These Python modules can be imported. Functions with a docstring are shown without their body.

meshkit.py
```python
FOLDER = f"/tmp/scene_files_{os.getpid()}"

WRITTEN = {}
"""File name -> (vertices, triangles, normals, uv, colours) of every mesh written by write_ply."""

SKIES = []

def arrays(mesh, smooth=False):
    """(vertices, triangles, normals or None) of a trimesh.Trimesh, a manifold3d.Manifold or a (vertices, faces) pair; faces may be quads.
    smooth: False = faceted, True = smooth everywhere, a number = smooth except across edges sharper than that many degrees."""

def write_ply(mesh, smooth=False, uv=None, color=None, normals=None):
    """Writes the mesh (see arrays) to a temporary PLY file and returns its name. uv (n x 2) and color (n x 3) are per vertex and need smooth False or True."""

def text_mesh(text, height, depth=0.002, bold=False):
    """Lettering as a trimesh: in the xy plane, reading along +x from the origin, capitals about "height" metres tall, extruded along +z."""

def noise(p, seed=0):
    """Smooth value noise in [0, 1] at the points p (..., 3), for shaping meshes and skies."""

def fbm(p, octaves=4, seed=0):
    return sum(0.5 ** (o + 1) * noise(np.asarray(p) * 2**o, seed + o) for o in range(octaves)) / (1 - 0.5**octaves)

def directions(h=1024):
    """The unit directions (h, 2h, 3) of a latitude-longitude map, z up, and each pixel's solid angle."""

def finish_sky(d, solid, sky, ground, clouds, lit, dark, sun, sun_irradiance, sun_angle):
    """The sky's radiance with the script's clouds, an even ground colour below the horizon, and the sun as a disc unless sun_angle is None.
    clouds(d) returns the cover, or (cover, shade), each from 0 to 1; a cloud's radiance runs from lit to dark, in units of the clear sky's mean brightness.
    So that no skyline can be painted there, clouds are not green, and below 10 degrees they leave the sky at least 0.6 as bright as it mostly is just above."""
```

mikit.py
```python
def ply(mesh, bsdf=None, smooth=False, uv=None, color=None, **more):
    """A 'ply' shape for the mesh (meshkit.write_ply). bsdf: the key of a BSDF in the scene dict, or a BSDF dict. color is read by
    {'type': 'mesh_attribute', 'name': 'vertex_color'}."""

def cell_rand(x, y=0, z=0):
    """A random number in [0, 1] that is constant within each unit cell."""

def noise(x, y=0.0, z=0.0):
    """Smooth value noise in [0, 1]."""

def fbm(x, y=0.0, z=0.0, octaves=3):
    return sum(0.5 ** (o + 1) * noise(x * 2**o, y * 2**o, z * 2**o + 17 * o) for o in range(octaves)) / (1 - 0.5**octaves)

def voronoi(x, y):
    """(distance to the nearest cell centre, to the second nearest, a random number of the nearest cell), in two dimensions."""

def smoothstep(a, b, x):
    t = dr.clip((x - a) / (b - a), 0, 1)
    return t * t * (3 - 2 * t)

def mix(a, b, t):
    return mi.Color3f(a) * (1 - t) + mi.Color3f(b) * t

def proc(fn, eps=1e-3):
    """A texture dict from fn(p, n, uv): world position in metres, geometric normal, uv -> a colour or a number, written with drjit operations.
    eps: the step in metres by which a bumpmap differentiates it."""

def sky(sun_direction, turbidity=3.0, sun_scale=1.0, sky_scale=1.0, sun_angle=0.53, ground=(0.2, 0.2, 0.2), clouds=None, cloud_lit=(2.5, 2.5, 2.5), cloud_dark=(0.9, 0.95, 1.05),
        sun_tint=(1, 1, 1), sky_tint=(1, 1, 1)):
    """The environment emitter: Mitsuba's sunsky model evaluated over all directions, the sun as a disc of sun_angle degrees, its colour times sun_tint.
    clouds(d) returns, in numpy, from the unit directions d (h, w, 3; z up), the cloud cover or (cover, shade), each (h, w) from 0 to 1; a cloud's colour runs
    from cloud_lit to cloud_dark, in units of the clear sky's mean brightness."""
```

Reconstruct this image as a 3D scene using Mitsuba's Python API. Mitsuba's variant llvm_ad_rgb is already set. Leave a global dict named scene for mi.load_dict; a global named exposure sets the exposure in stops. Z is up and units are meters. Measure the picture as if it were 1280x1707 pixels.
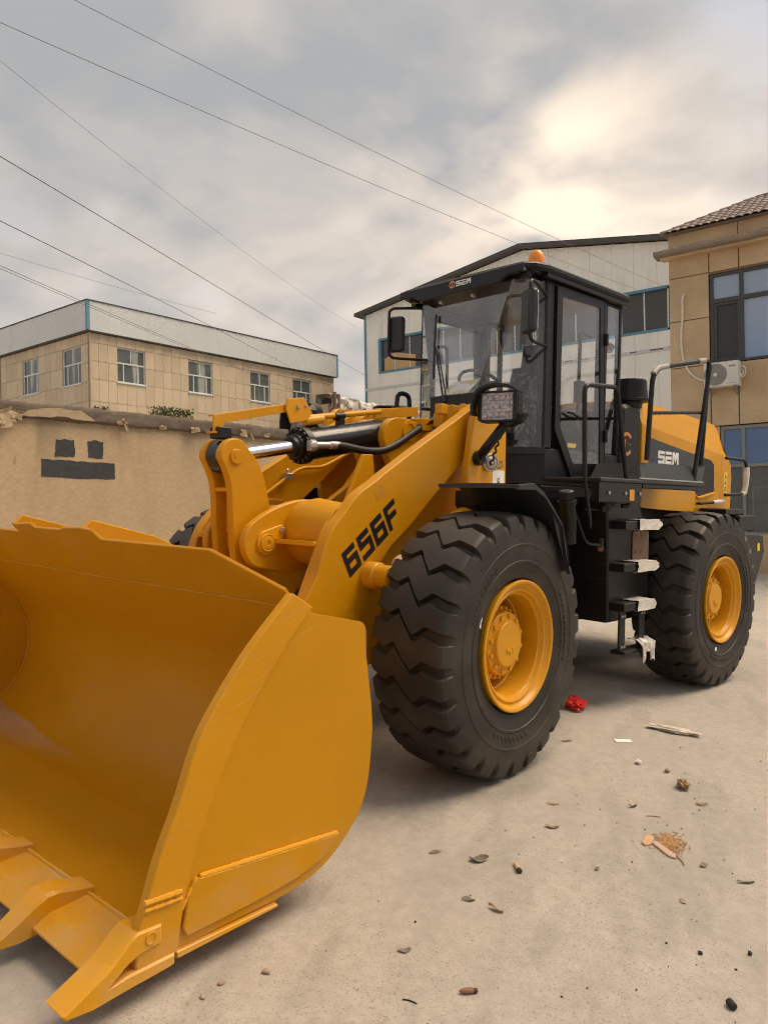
import math, random
import numpy as np, trimesh, drjit as dr, mitsuba as mi, mikit, meshkit
from mikit import fbm, noise, smoothstep, mix, cell_rand, voronoi
from shapely.geometry import LineString, Polygon
from shapely.ops import unary_union

scene, labels = {}, {}
rng = random.Random(7)
nr = np.random.default_rng(11)
T4 = mi.ScalarTransform4f

# ---------------------------------------------------------------- camera, sky, exposure
CAM = np.array([3.44403, 4.04885, 1.59003])
CF = np.array([-0.69304962, -0.72061598, -0.01987045])
CU = np.array([0.00164, -0.02914, 0.99957])
scene['camera'] = {'type': 'perspective', 'fov': 2 * math.degrees(math.atan(640 / 1270.86)), 'fov_axis': 'x',
                   'near_clip': 0.05, 'far_clip': 2000.0,
                   'to_world': T4().look_at(origin=CAM.tolist(), target=(CAM + CF).tolist(), up=CU.tolist())}
# compass of the yard: RG to the right, F0 away from the camera, G plumb (the concrete falls about 2.5 degrees for drainage)
RG = np.array([-0.72074952, 0.69210749, 0.0388246])
F0 = CF
G = np.array([0.01422514, -0.04122899, 0.99904846])
exposure = 3.1


def sky_clouds(d):
    a = np.stack([d @ RG, d @ F0, d @ G], -1)
    az = np.degrees(np.arctan2(a[..., 0], a[..., 1]))
    el = np.degrees(np.arcsin(np.clip(a[..., 2], -1, 1)))
    # a broken deck seen from below: billows get flatter and smaller towards the horizon
    h = np.maximum(a[..., 2], 0.0) + 0.30
    q = np.stack([a[..., 0] / h, a[..., 1] / h, 0 * h], -1)
    wob = np.stack([meshkit.fbm(q * 2.2 + 3.1, 4), meshkit.fbm(q * 2.2 + 9.7, 4), 0 * h], -1) - 0.5
    n1 = meshkit.fbm(q * np.array([2.1, 2.5, 1]) + 1.1 * wob + 1.7, 6, seed=3)
    n2 = meshkit.fbm(q * np.array([6.0, 7.0, 1]) + 1.8 * wob + 5.0, 5, seed=8)
    n = 0.70 * n1 + 0.30 * n2
    # the sun stands behind the deck, low over the roofs on the right: thin cloud near it glows
    glow = np.exp(-(((az - 13.0) / 8.0) ** 2 + ((el - 21) / 8.5) ** 2))
    glow2 = np.exp(-(((az - 15) / 26.0) ** 2 + ((el - 13) / 12.0) ** 2))
    low = np.exp(-np.maximum(el, 0) / 8.0)
    thin = np.clip((0.50 - n) * 7.0, -1, 1)
    puff = np.clip((0.50 - n2) * 5.0, -1, 1)
    thin, puff = thin * (1 - 0.55 * low), puff * (1 - 0.7 * low)
    lit = 0.185 + 0.10 * thin + 0.11 * puff + glow * (0.40 + 0.30 * thin + 0.20 * puff) + 0.24 * glow2 * (1 + 0.7 * thin + 0.3 * puff) + 0.34 * low * (0.55 + 0.45 * glow2)
    shade = 1 - np.clip(lit, 0, 1)
    cover = np.clip(0.80 + 2.2 * (n - 0.47) + 0.5 * glow + 0.35 * glow2 + 0.4 * low, 0.45, 1)
    return cover, shade


SUN = 0.15 * F0 + 0.75 * RG
SUN = SUN / np.linalg.norm(SUN) * math.cos(math.radians(58)) + G * math.sin(math.radians(58))
scene['sky'] = mikit.sky(SUN.tolist(), turbidity=4, sun_scale=0.30, sun_angle=38, sun_tint=(1.0, 0.97, 0.92), ground=(0.3, 0.26, 0.2),
                         clouds=sky_clouds, cloud_lit=(1.80, 1.50, 1.20), cloud_dark=(0.67, 0.68, 0.695), sky_tint=(0.80, 0.70, 0.60))


# ---------------------------------------------------------------- materials
def P(col, rough=0.5, **k):
    c = col if isinstance(col, dict) else {'type': 'rgb', 'value': list(col)}
    return {'type': 'twosided', 'b': {'type': 'principled', 'base_color': c, 'roughness': rough, **k}}


def bump(b, tex, scale=1.0):
    return {'type': 'twosided', 'b': {'type': 'bumpmap', 'arbitrary': tex, 'scale': scale, 'bsdf': b['b']}}


def paint_fn(base, dust=0.10, amt=0.06):
    def f(p, n, uv):
        a = fbm(p.x * 2.3, p.y * 2.3, p.z * 2.3, 3)
        g = fbm(p.x * 55, p.y * 55, p.z * 55, 2)
        up = smoothstep(0.3, 0.95, n.z)
        t = dr.clip(up * dust * (0.4 + 1.2 * a) + dr.maximum(a - 0.58, 0) * amt * 3 * (0.5 + g), 0, 1)
        scr = smoothstep(0.66, 0.80, noise(p.x * 7 + p.z * 5, p.y * 7, p.z * 150 + p.x * 60)) * smoothstep(0.50, 0.66, fbm(p.x * 1.7 + 4, p.y * 1.7, p.z * 1.7, 3))
        soil = (1 - smoothstep(0.08, 0.42, p.z)) * smoothstep(0.4, 0.7, fbm(p.x * 9, p.y * 9, p.z * 9, 3))
        t = dr.clip(t + 0.10 * scr * dr.select(mi.Bool(base[0] > 0.3), 1.0, 0.3) + 0.16 * soil, 0, 1)
        return mix(base, (0.42, 0.36, 0.28), t) * (0.90 + 0.20 * a)
    return f


YB = (0.55, 0.246, 0.0012)
scene['yellow'] = P(mikit.proc(paint_fn(YB, 0.02, 0.015)), 0.42, specular=0.22, clearcoat=0.25, clearcoat_gloss=0.85)
scene['bucket_yellow'] = P(mikit.proc(paint_fn((0.52, 0.235, 0.0008), 0.012, 0.015)), 0.46, specular=0.2, clearcoat=0.2, clearcoat_gloss=0.8)


def floor_fn(p, n, uv):  # bucket inside: scuffed, with dried dust where the floor turns up into the back
    a = fbm(p.x * 3, p.y * 3, p.z * 3, 3)
    xe = p.x - 0.05 * fbm(p.y * 5, p.x * 2, 0, 2)
    band = smoothstep(1.80, 1.83, xe) * (1 - smoothstep(1.86, 2.22, p.x + 0.25 * (p.y + 1.0))) * smoothstep(0.32, -0.05, p.y) * (1 - smoothstep(0.3, 0.4, p.z))
    scr = smoothstep(0.62, 0.75, noise(p.x * 60, p.y * 4, p.z * 20)) * smoothstep(0.5, 0.7, a)
    t = dr.clip(band * (0.45 + 0.5 * a) + scr * 0.07 + dr.maximum(a - 0.6, 0) * 0.12, 0, 0.8)
    return mix((0.50, 0.216, 0.0008), (0.40, 0.28, 0.20), t) * (0.93 + 0.14 * a)


scene['bucket_inside'] = P(mikit.proc(floor_fn), 0.42, specular=0.25, clearcoat=0.3, clearcoat_gloss=0.8)
scene['worn_edge'] = P(mikit.proc(paint_fn((0.60, 0.275, 0.003), 0.04, 0.04)), 0.42, specular=0.3, clearcoat=0.3, clearcoat_gloss=0.8)
scene['yellow_light'] = P(mikit.proc(paint_fn((0.60, 0.275, 0.002), 0.03, 0.02)), 0.36, specular=0.3, clearcoat=0.4, clearcoat_gloss=0.85)
scene['black'] = P(mikit.proc(paint_fn((0.006, 0.006, 0.007), 0.05, 0.02)), 0.40, specular=0.35)
scene['black_sat'] = P(mikit.proc(paint_fn((0.011, 0.012, 0.014), 0.07, 0.025)), 0.45, specular=0.35)
scene['grey_dark'] = P(mikit.proc(paint_fn((0.018, 0.020, 0.022), 0.07, 0.03)), 0.45, specular=0.4)
scene['gloss_black'] = P((0.009, 0.009, 0.010), 0.22)
scene['chrome'] = {'type': 'roughconductor', 'material': 'Cr', 'alpha': 0.08}
scene['steel'] = P((0.45, 0.43, 0.40), 0.35, metallic=0.8)
scene['hose_rubber'] = P((0.014, 0.014, 0.015), 0.5)
scene['wrap_white'] = P(mikit.proc(lambda p, n, uv: mi.Color3f(0.66, 0.62, 0.56) * (0.75 + 0.4 * fbm(p.x * 25, p.y * 25, p.z * 25, 3))), 0.35)
scene['tape_grey'] = P((0.30, 0.27, 0.24), 0.5)
scene['wrap_pink'] = P((0.62, 0.40, 0.30), 0.3)
scene['white_print'] = P((0.78, 0.78, 0.76), 0.5)
scene['black_print'] = P((0.006, 0.006, 0.007), 0.45)
scene['orange_print'] = P((0.62, 0.23, 0.06), 0.5)
scene['label_yellow'] = P((0.72, 0.50, 0.02), 0.45)
scene['reflector_amber'] = P((0.62, 0.25, 0.015), 0.2)
scene['seat_fabric'] = P((0.025, 0.026, 0.03), 0.6)
scene['plastic_film'] = P(mikit.proc(lambda p, n, uv: mi.Color3f(0.035) + 0.10 * smoothstep(0.55, 0.75, noise(p.x * 30 + 4 * noise(p.y * 9, p.z * 9), p.y * 25, p.z * 22))), 0.15)
scene['paper'] = P(mikit.proc(lambda p, n, uv: mix((0.74, 0.74, 0.68), (0.60, 0.45, 0.06), smoothstep(0.55, 0.62, noise(p.x * 18, p.y * 18, p.z * 18)) * 0.8)), 0.6)
scene['cab_glass'] = {'type': 'thindielectric', 'int_ior': 1.52}
scene['wind_glass'] = {'type': 'thindielectric', 'int_ior': 1.85}
scene['lamp_lens'] = P(mikit.proc(lambda p, n, uv: mi.Color3f(0.50, 0.45, 0.45) * (0.35 + 0.75 * noise(p.x * 70, p.y * 70, p.z * 70))), 0.12, metallic=0.35)
scene['mirror_back'] = P((0.016, 0.017, 0.018), 0.45)
scene['mirror_glass'] = P((0.6, 0.62, 0.62), 0.03, metallic=1.0)
scene['beacon_orange'] = P((0.80, 0.24, 0.012), 0.18, clearcoat=0.6)


def tyre_fn(p, n, uv):
    a = fbm(p.x * 5, p.y * 5, p.z * 5, 3)
    g = noise(p.x * 90, p.y * 90, p.z * 90)
    low = 1 - smoothstep(0.0, 0.35, p.z)
    t = dr.clip(0.05 + 0.55 * dr.maximum(a - 0.44, 0) + 0.16 * low + 0.16 * smoothstep(0.3, 0.9, n.z) + 0.05 * g, 0, 0.7)
    return mix((0.0105, 0.0092, 0.0080), (0.115, 0.093, 0.071), t)


scene['tyre_rubber'] = P(mikit.proc(tyre_fn), 0.55, specular=0.4)


def concrete_fn(p, n, uv):
    big = fbm(p.x * 0.35 + 3.3, p.y * 0.35, 0, 4)
    mid = fbm(p.x * 2.1, p.y * 2.1, 4.0, 4)
    fine = fbm(p.x * 24, p.y * 24, 1.0, 3)
    grit = noise(p.x * 140, p.y * 140, 2.0)
    speck = smoothstep(0.72, 0.86, noise(p.x * 190, p.y * 190, 7.0)) * smoothstep(0.30, 0.65, mid)
    pale = smoothstep(0.78, 0.92, noise(p.x * 210, p.y * 210, 9.0))
    streak = fbm(p.x * 0.9 + p.y * 1.6, (p.y - p.x * 0.6) * 6.0, 2.0, 3)
    c = mix((0.265, 0.238, 0.204), (0.405, 0.362, 0.308), dr.clip(0.06 + 0.5 * big + 0.55 * mid, 0, 1))
    c = mix(c, (0.27, 0.245, 0.215), smoothstep(0.52, 0.75, streak) * 0.55)
    stain = smoothstep(0.62, 0.78, fbm(p.x * 0.8 + 9, p.y * 0.8, 3.0, 3))
    c = mix(c, (0.20, 0.18, 0.155), stain * 0.62)
    c = c * (0.83 + 0.22 * fine + 0.12 * grit)
    c = mix(c, (0.12, 0.10, 0.08), speck * 0.4)
    c = mix(c, (0.5, 0.45, 0.39), pale * 0.25)
    return c


def concrete_h(p, n, uv):
    return 0.006 * fbm(p.x * 3, p.y * 3, 0, 3) + 0.0025 * fbm(p.x * 40, p.y * 40, 5.0, 3) + 0.0010 * noise(p.x * 150, p.y * 150, 2.0)


scene['concrete'] = bump(P(mikit.proc(concrete_fn), 0.85), mikit.proc(concrete_h, eps=2e-3))


def render_fn(p, n, uv):
    big = fbm(p.x * 0.9, p.y * 0.9, p.z * 0.9, 4)
    run = fbm(p.x * 3.2, p.y * 3.2, p.z * 0.45, 4)
    fine = fbm(p.x * 30, p.y * 30, p.z * 30, 3)
    c = mix((0.47, 0.345, 0.205), (0.52, 0.395, 0.245), big)
    drip = smoothstep(1.7, 2.75, p.z + 0.9 * (noise(p.x * 2.6, p.y * 2.6, 3.0) - 0.5))
    c = mix(c, (0.22, 0.165, 0.11), smoothstep(0.46, 0.70, run) * (0.16 + 0.5 * drip))
    crack = dr.abs(p.x - 0.62 - 0.05 * noise(p.z * 3.0) - 0.02 * noise(p.z * 17))
    c = mix(c, (0.10, 0.08, 0.06), (1 - smoothstep(0.0, 0.02, crack)) * smoothstep(0.3, 0.6, noise(p.z * 9)) * smoothstep(1.4, 1.7, p.z) * 0.7)
    return c * (0.86 + 0.28 * fine)


scene['wall_render'] = bump(P(mikit.proc(render_fn), 0.9), mikit.proc(lambda p, n, uv: 0.004 * fbm(p.x * 38, p.y * 38, p.z * 38, 3), eps=2e-3))
scene['coping'] = P(mikit.proc(lambda p, n, uv: mix((0.09, 0.068, 0.052), (0.185, 0.145, 0.112), fbm(p.x * 3, p.y * 3, p.z * 7, 4)) * (0.7 + 0.6 * fbm(p.x * 24, p.y * 24, p.z * 24, 3))), 0.9)
scene['plaster_torn'] = P(mikit.proc(lambda p, n, uv: mix((0.30, 0.22, 0.13), (0.52, 0.41, 0.27), fbm(p.x * 12, p.y * 12, p.z * 12, 4))), 0.9)
scene['plaster_white'] = P(mikit.proc(lambda p, n, uv: mix((0.20, 0.17, 0.14), (0.66, 0.62, 0.55), smoothstep(0.38, 0.6, fbm(p.x * 11, p.y * 11, p.z * 11, 4)))), 0.9)
scene['patch_paint'] = P(mikit.proc(lambda p, n, uv: mi.Color3f(0.042, 0.043, 0.046) * (0.65 + 0.7 * fbm(p.x * 18, p.y * 18, p.z * 18, 3))), 0.7)
scene['rust'] = P((0.16, 0.10, 0.065), 0.7)


def tile_fn(p, n, uv):
    r = fbm(p.x * 9, p.y * 9, p.z * 2.2, 3)
    big = fbm(p.x * 0.5, p.y * 0.5, p.z * 0.4, 3)
    return mix((0.50, 0.40, 0.275), (0.60, 0.49, 0.345), dr.clip(0.65 * r + 0.5 * big, 0, 1))


scene['facing_tile'] = P(mikit.proc(tile_fn), 0.7)
scene['facing_tile_001'] = P(mikit.proc(lambda p, n, uv: tile_fn(p, n, uv) * 0.90), 0.7)
scene['tile_joint'] = P((0.25, 0.19, 0.13), 0.9)
scene['metal_sheet'] = P(mikit.proc(lambda p, n, uv: mi.Color3f(0.58, 0.61, 0.615) * (0.90 + 0.12 * fbm(p.x * 0.8, p.y * 0.8, p.z * 0.25, 2))), 0.5)
scene['white_sheet'] = P(mikit.proc(lambda p, n, uv: mi.Color3f(0.82, 0.82, 0.77) * (0.84 + 0.14 * fbm(p.x * 1.4, p.y * 1.4, p.z * 0.4, 3) - 0.12 * smoothstep(0.55, 0.78, fbm(p.x * 3.5, p.y * 3.5, p.z * 0.22, 3)) + 0.06)), 0.5)
scene['blue_trim'] = P((0.10, 0.24, 0.34), 0.5)
scene['roof_grey'] = P((0.075, 0.072, 0.068), 0.6)
scene['frame_white'] = P((0.60, 0.62, 0.62), 0.5)
scene['frame_dark'] = P((0.045, 0.047, 0.052), 0.45)
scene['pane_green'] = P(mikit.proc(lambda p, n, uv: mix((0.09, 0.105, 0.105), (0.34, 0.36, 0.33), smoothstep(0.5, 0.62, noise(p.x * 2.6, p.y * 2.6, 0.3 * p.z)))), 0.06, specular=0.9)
scene['pane_dark'] = P((0.045, 0.043, 0.042), 0.1, specular=0.6)
scene['pane_blue'] = P(mikit.proc(lambda p, n, uv: mix((0.16, 0.27, 0.46), (0.27, 0.34, 0.46), smoothstep(4.6, 6.3, p.z) * 0.8 + 0.2 * fbm(p.x * 2, p.y * 2, p.z * 8, 3))), 0.08, specular=0.8)
scene['pane_screen'] = P((0.028, 0.033, 0.038), 0.5)
scene['pane_blue_low'] = P(mikit.proc(lambda p, n, uv: mix((0.06, 0.13, 0.29), (0.10, 0.18, 0.33), fbm(p.x * 2, p.y * 2, p.z * 2, 3))), 0.15, specular=0.6)
scene['pane_grey_low'] = P(mikit.proc(lambda p, n, uv: mix((0.075, 0.085, 0.085), (0.12, 0.135, 0.13), fbm(p.x * 3, p.y * 3, p.z * 3, 3))), 0.4)


def stone_fn(p, n, uv):
    a = fbm(p.x * 1.3, p.y * 1.3, p.z * 1.3, 4)
    g = fbm(p.x * 45, p.y * 45, p.z * 45, 2)
    return mix((0.40, 0.285, 0.165), (0.56, 0.42, 0.265), dr.clip(a * 1.5 - 0.25, 0, 1)) * (0.85 + 0.3 * g)


scene['stone_panel'] = P(mikit.proc(stone_fn), 0.6)
scene['stone_joint'] = P((0.17, 0.12, 0.08), 0.9)
scene['ledge_concrete'] = P(mikit.proc(lambda p, n, uv: mix((0.17, 0.14, 0.11), (0.33, 0.28, 0.22), fbm(p.x * 4, p.y * 4, p.z * 4, 4))), 0.9)
scene['roof_tile'] = P(mikit.proc(lambda p, n, uv: mix((0.15, 0.115, 0.10), (0.27, 0.21, 0.18), fbm(p.x * 5, p.y * 5, p.z * 5, 3))), 0.75)
scene['roof_tile_001'] = P(mikit.proc(lambda p, n, uv: mix((0.13, 0.10, 0.09), (0.25, 0.19, 0.165), fbm(p.x * 5, p.y * 5, p.z * 5, 3))), 0.75)
scene['unit_white'] = P((0.62, 0.61, 0.57), 0.45)
scene['unit_grey'] = P((0.22, 0.22, 0.21), 0.5)
scene['leaf_green'] = {'type': 'principledthin', 'base_color': mikit.proc(lambda p, n, uv: mix((0.045, 0.075, 0.025), (0.12, 0.155, 0.05), noise(p.x * 14, p.y * 14, p.z * 14))), 'roughness': 0.5, 'diff_trans': 0.5}
scene['cable_black'] = P((0.10, 0.10, 0.105), 0.6)
scene['leaf_dry'] = P(mikit.proc(lambda p, n, uv: mix((0.20, 0.13, 0.07), (0.36, 0.26, 0.14), fbm(p.x * 50, p.y * 50, 3, 3))), 0.8)
scene['leaf_grey'] = P(mikit.proc(lambda p, n, uv: mix((0.12, 0.095, 0.065), (0.20, 0.165, 0.12), fbm(p.x * 60, p.y * 60, 3, 3))), 0.8)
scene['wood_pale'] = P(mikit.proc(lambda p, n, uv: mix((0.42, 0.24, 0.12), (0.58, 0.38, 0.22), fbm(p.x * 40, p.y * 40, 3, 3))), 0.75)
scene['wood_brown'] = P((0.24, 0.12, 0.06), 0.75)
scene['sawdust'] = P((0.40, 0.23, 0.10), 0.9)
scene['red_plastic'] = P((0.62, 0.03, 0.025), 0.3, spec_trans=0.0)
scene['pale_plastic'] = P(mikit.proc(lambda p, n, uv: mi.Color3f(0.58, 0.51, 0.43) * (0.75 + 0.5 * fbm(p.x * 40, p.y * 40, p.z * 40, 3))), 0.35)
scene['stone_chip'] = P(mikit.proc(lambda p, n, uv: mix((0.20, 0.145, 0.10), (0.38, 0.29, 0.21), fbm(p.x * 60, p.y * 60, p.z * 60, 2))), 0.9)
scene['dark_bit'] = P((0.022, 0.019, 0.016), 0.8)
scene['card_white'] = P((0.74, 0.73, 0.66), 0.6)
scene['wood_tip'] = P((0.05, 0.028, 0.016), 0.8)


# ---------------------------------------------------------------- mesh helpers
def TM(v, f):
    return trimesh.Trimesh(np.asarray(v, float), np.asarray(f, int), process=False)


def cat(ms):
    return trimesh.util.concatenate([m for m in ms if m is not None])


def ccw(poly):
    p = np.asarray(poly, float)
    a = np.sum(p[:, 0] * np.roll(p[:, 1], -1) - np.roll(p[:, 0], -1) * p[:, 1])
    return p if a > 0 else p[::-1]


def inset(p, b):
    d1 = p - np.roll(p, 1, 0)
    d2 = np.roll(p, -1, 0) - p
    d1 /= np.linalg.norm(d1, axis=1, keepdims=True) + 1e-12
    d2 /= np.linalg.norm(d2, axis=1, keepdims=True) + 1e-12
    n1 = np.stack([-d1[:, 1], d1[:, 0]], 1)
    n2 = np.stack([-d2[:, 1], d2[:, 0]], 1)
    m = n1 + n2
    den = np.maximum(np.sum(m * n1, 1, keepdims=True), 0.35)
    return p + m / den * b


AX = {'x': lambda u, v, a: np.stack([a + 0 * u, u, v], 1), 'y': lambda u, v, a: np.stack([v, a + 0 * u, u], 1), 'z': lambda u, v, a: np.stack([u, v, a + 0 * u], 1)}


def prism(poly, a0, a1, axis='y', bev=0.004):
    """poly in (y,z) for x, (x,z) for y, (x,y) for z; from a0 to a1 along axis, edges chamfered."""
    p = np.asarray(poly, float)
    if axis == 'y':
        p = p[:, ::-1]
    p = ccw(p)
    a0, a1 = min(a0, a1), max(a0, a1)
    bev = min(bev, (a1 - a0) * 0.35)
    q = inset(p, bev) if bev > 0 else p
    rings = [(q, a0), (p, a0 + bev), (p, a1 - bev), (q, a1)] if bev > 0 else [(p, a0), (p, a1)]
    n = len(p)
    v = np.concatenate([AX[axis](r[:, 0], r[:, 1], a) for r, a in rings])
    f = []
    for k in range(len(rings) - 1):
        for i in range(n):
            j = (i + 1) % n
            f += [[k * n + i, k * n + j, (k + 1) * n + j], [k * n + i, (k + 1) * n + j, (k + 1) * n + i]]
    vv, ff = trimesh.creation.triangulate_polygon(Polygon(q), engine='earcut')
    # earcut keeps the ring's order only up to matching; match by nearest vertex
    from scipy.spatial import cKDTree
    idx = cKDTree(q).query(vv)[1]
    tri = idx[ff]
    ar = np.cross(q[tri[:, 1]] - q[tri[:, 0]], q[tri[:, 2]] - q[tri[:, 0]])
    tri = np.where((ar < 0)[:, None], tri[:, ::-1], tri)
    f += [[t[0], t[2], t[1]] for t in tri] + [[t[0] + (len(rings) - 1) * n, t[1] + (len(rings) - 1) * n, t[2] + (len(rings) - 1) * n] for t in tri]
    return TM(v, f)


def box(x0, x1, y0, y1, z0, z1, bev=0.006):
    return prism([(min(x0, x1), min(y0, y1)), (max(x0, x1), min(y0, y1)), (max(x0, x1), max(y0, y1)), (min(x0, x1), max(y0, y1))], z0, z1, 'z', bev)


def rrect(x0, x1, y0, y1, r, n=5):
    out = []
    for cx, cy, a in ((x1 - r, y1 - r, 0), (x0 + r, y1 - r, 90), (x0 + r, y0 + r, 180), (x1 - r, y0 + r, 270)):
        out += [(cx + r * math.cos(math.radians(a + 90 * k / n)), cy + r * math.sin(math.radians(a + 90 * k / n))) for k in range(n + 1)]
    return out


def arc(cx, cy, r, a0, a1, n=12):
    return [(cx + r * math.cos(math.radians(a0 + (a1 - a0) * k / n)), cy + r * math.sin(math.radians(a0 + (a1 - a0) * k / n))) for k in range(n + 1)]


def fillet(pts, r, n=6):
    pts = [np.asarray(p, float) for p in pts]
    out = [pts[0]]
    for a, b, c in zip(pts, pts[1:], pts[2:]):
        d1, d2 = a - b, c - b
        l1, l2 = np.linalg.norm(d1), np.linalg.norm(d2)
        t = min(r, l1 * 0.45, l2 * 0.45)
        p, q = b + d1 / l1 * t, b + d2 / l2 * t
        out += [(1 - s) ** 2 * p + 2 * s * (1 - s) * b + s * s * q for s in np.linspace(0, 1, n + 1)]
    return np.array(out + [pts[-1]])


def spline(pts, n=40):
    from scipy.interpolate import CubicSpline
    pts = np.asarray(pts, float)
    t = np.r_[0, np.cumsum(np.linalg.norm(np.diff(pts, axis=0), axis=1))]
    return CubicSpline(t, pts)(np.linspace(0, t[-1], n))


def tube(pts, r, n=12, cap=True):
    p = np.asarray(pts, float)
    r = np.broadcast_to(r, (len(p),)).astype(float)
    t = np.gradient(p, axis=0)
    t /= np.linalg.norm(t, axis=1, keepdims=True) + 1e-12
    u = np.cross(t[0], [0, 0, 1.0] if abs(t[0][2]) < 0.9 else [1.0, 0, 0])
    us = []
    for k in range(len(p)):
        u = u - t[k] * (u @ t[k])
        u = u / np.linalg.norm(u)
        us.append(u)
    us = np.array(us)
    w = np.cross(t, us)
    a = np.arange(n) * 2 * np.pi / n
    v = p[:, None] + r[:, None, None] * (np.cos(a)[None, :, None] * us[:, None] + np.sin(a)[None, :, None] * w[:, None])
    v = v.reshape(-1, 3)
    f = []
    for k in range(len(p) - 1):
        for i in range(n):
            j = (i + 1) % n
            f += [[k * n + i, k * n + j, (k + 1) * n + j], [k * n + i, (k + 1) * n + j, (k + 1) * n + i]]
    if cap:
        v = np.vstack([v, p[0], p[-1]])
        m = len(v) - 2
        for i in range(n):
            j = (i + 1) % n
            f += [[m, j, i], [m + 1, (len(p) - 1) * n + i, (len(p) - 1) * n + j]]
    return TM(v, f)


def cyl(p0, p1, r, n=28, bev=0.004):
    p0, p1 = np.asarray(p0, float), np.asarray(p1, float)
    L = np.linalg.norm(p1 - p0)
    d = (p1 - p0) / L
    b = min(bev, 0.3 * L, 0.4 * r)
    return lathe([(0, r - b), (b, r), (L - b, r), (L, r - b)], p0, d, n)


def lathe(prof, origin, axis, n=48, close=True):
    """prof: (distance along axis, radius) list."""
    o, d = np.asarray(origin, float), np.asarray(axis, float)
    d = d / np.linalg.norm(d)
    u = np.cross(d, [0, 0, 1.0] if abs(d[2]) < 0.9 else [1.0, 0, 0])
    u /= np.linalg.norm(u)
    w = np.cross(d, u)
    a = np.arange(n) * 2 * np.pi / n
    ring = np.cos(a)[:, None] * u + np.sin(a)[:, None] * w
    v = np.concatenate([o + d * h + ring * r for h, r in prof])
    f = []
    m = len(prof)
    for k in range(m - 1):
        for i in range(n):
            j = (i + 1) % n
            f += [[k * n + i, k * n + j, (k + 1) * n + j], [k * n + i, (k + 1) * n + j, (k + 1) * n + i]]
    if close:
        v = np.vstack([v, o + d * prof[0][0], o + d * prof[-1][0]])
        c = len(v) - 2
        for i in range(n):
            j = (i + 1) % n
            f += [[c, j, i], [c + 1, (m - 1) * n + i, (m - 1) * n + j]]
    return TM(v, f)


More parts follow.
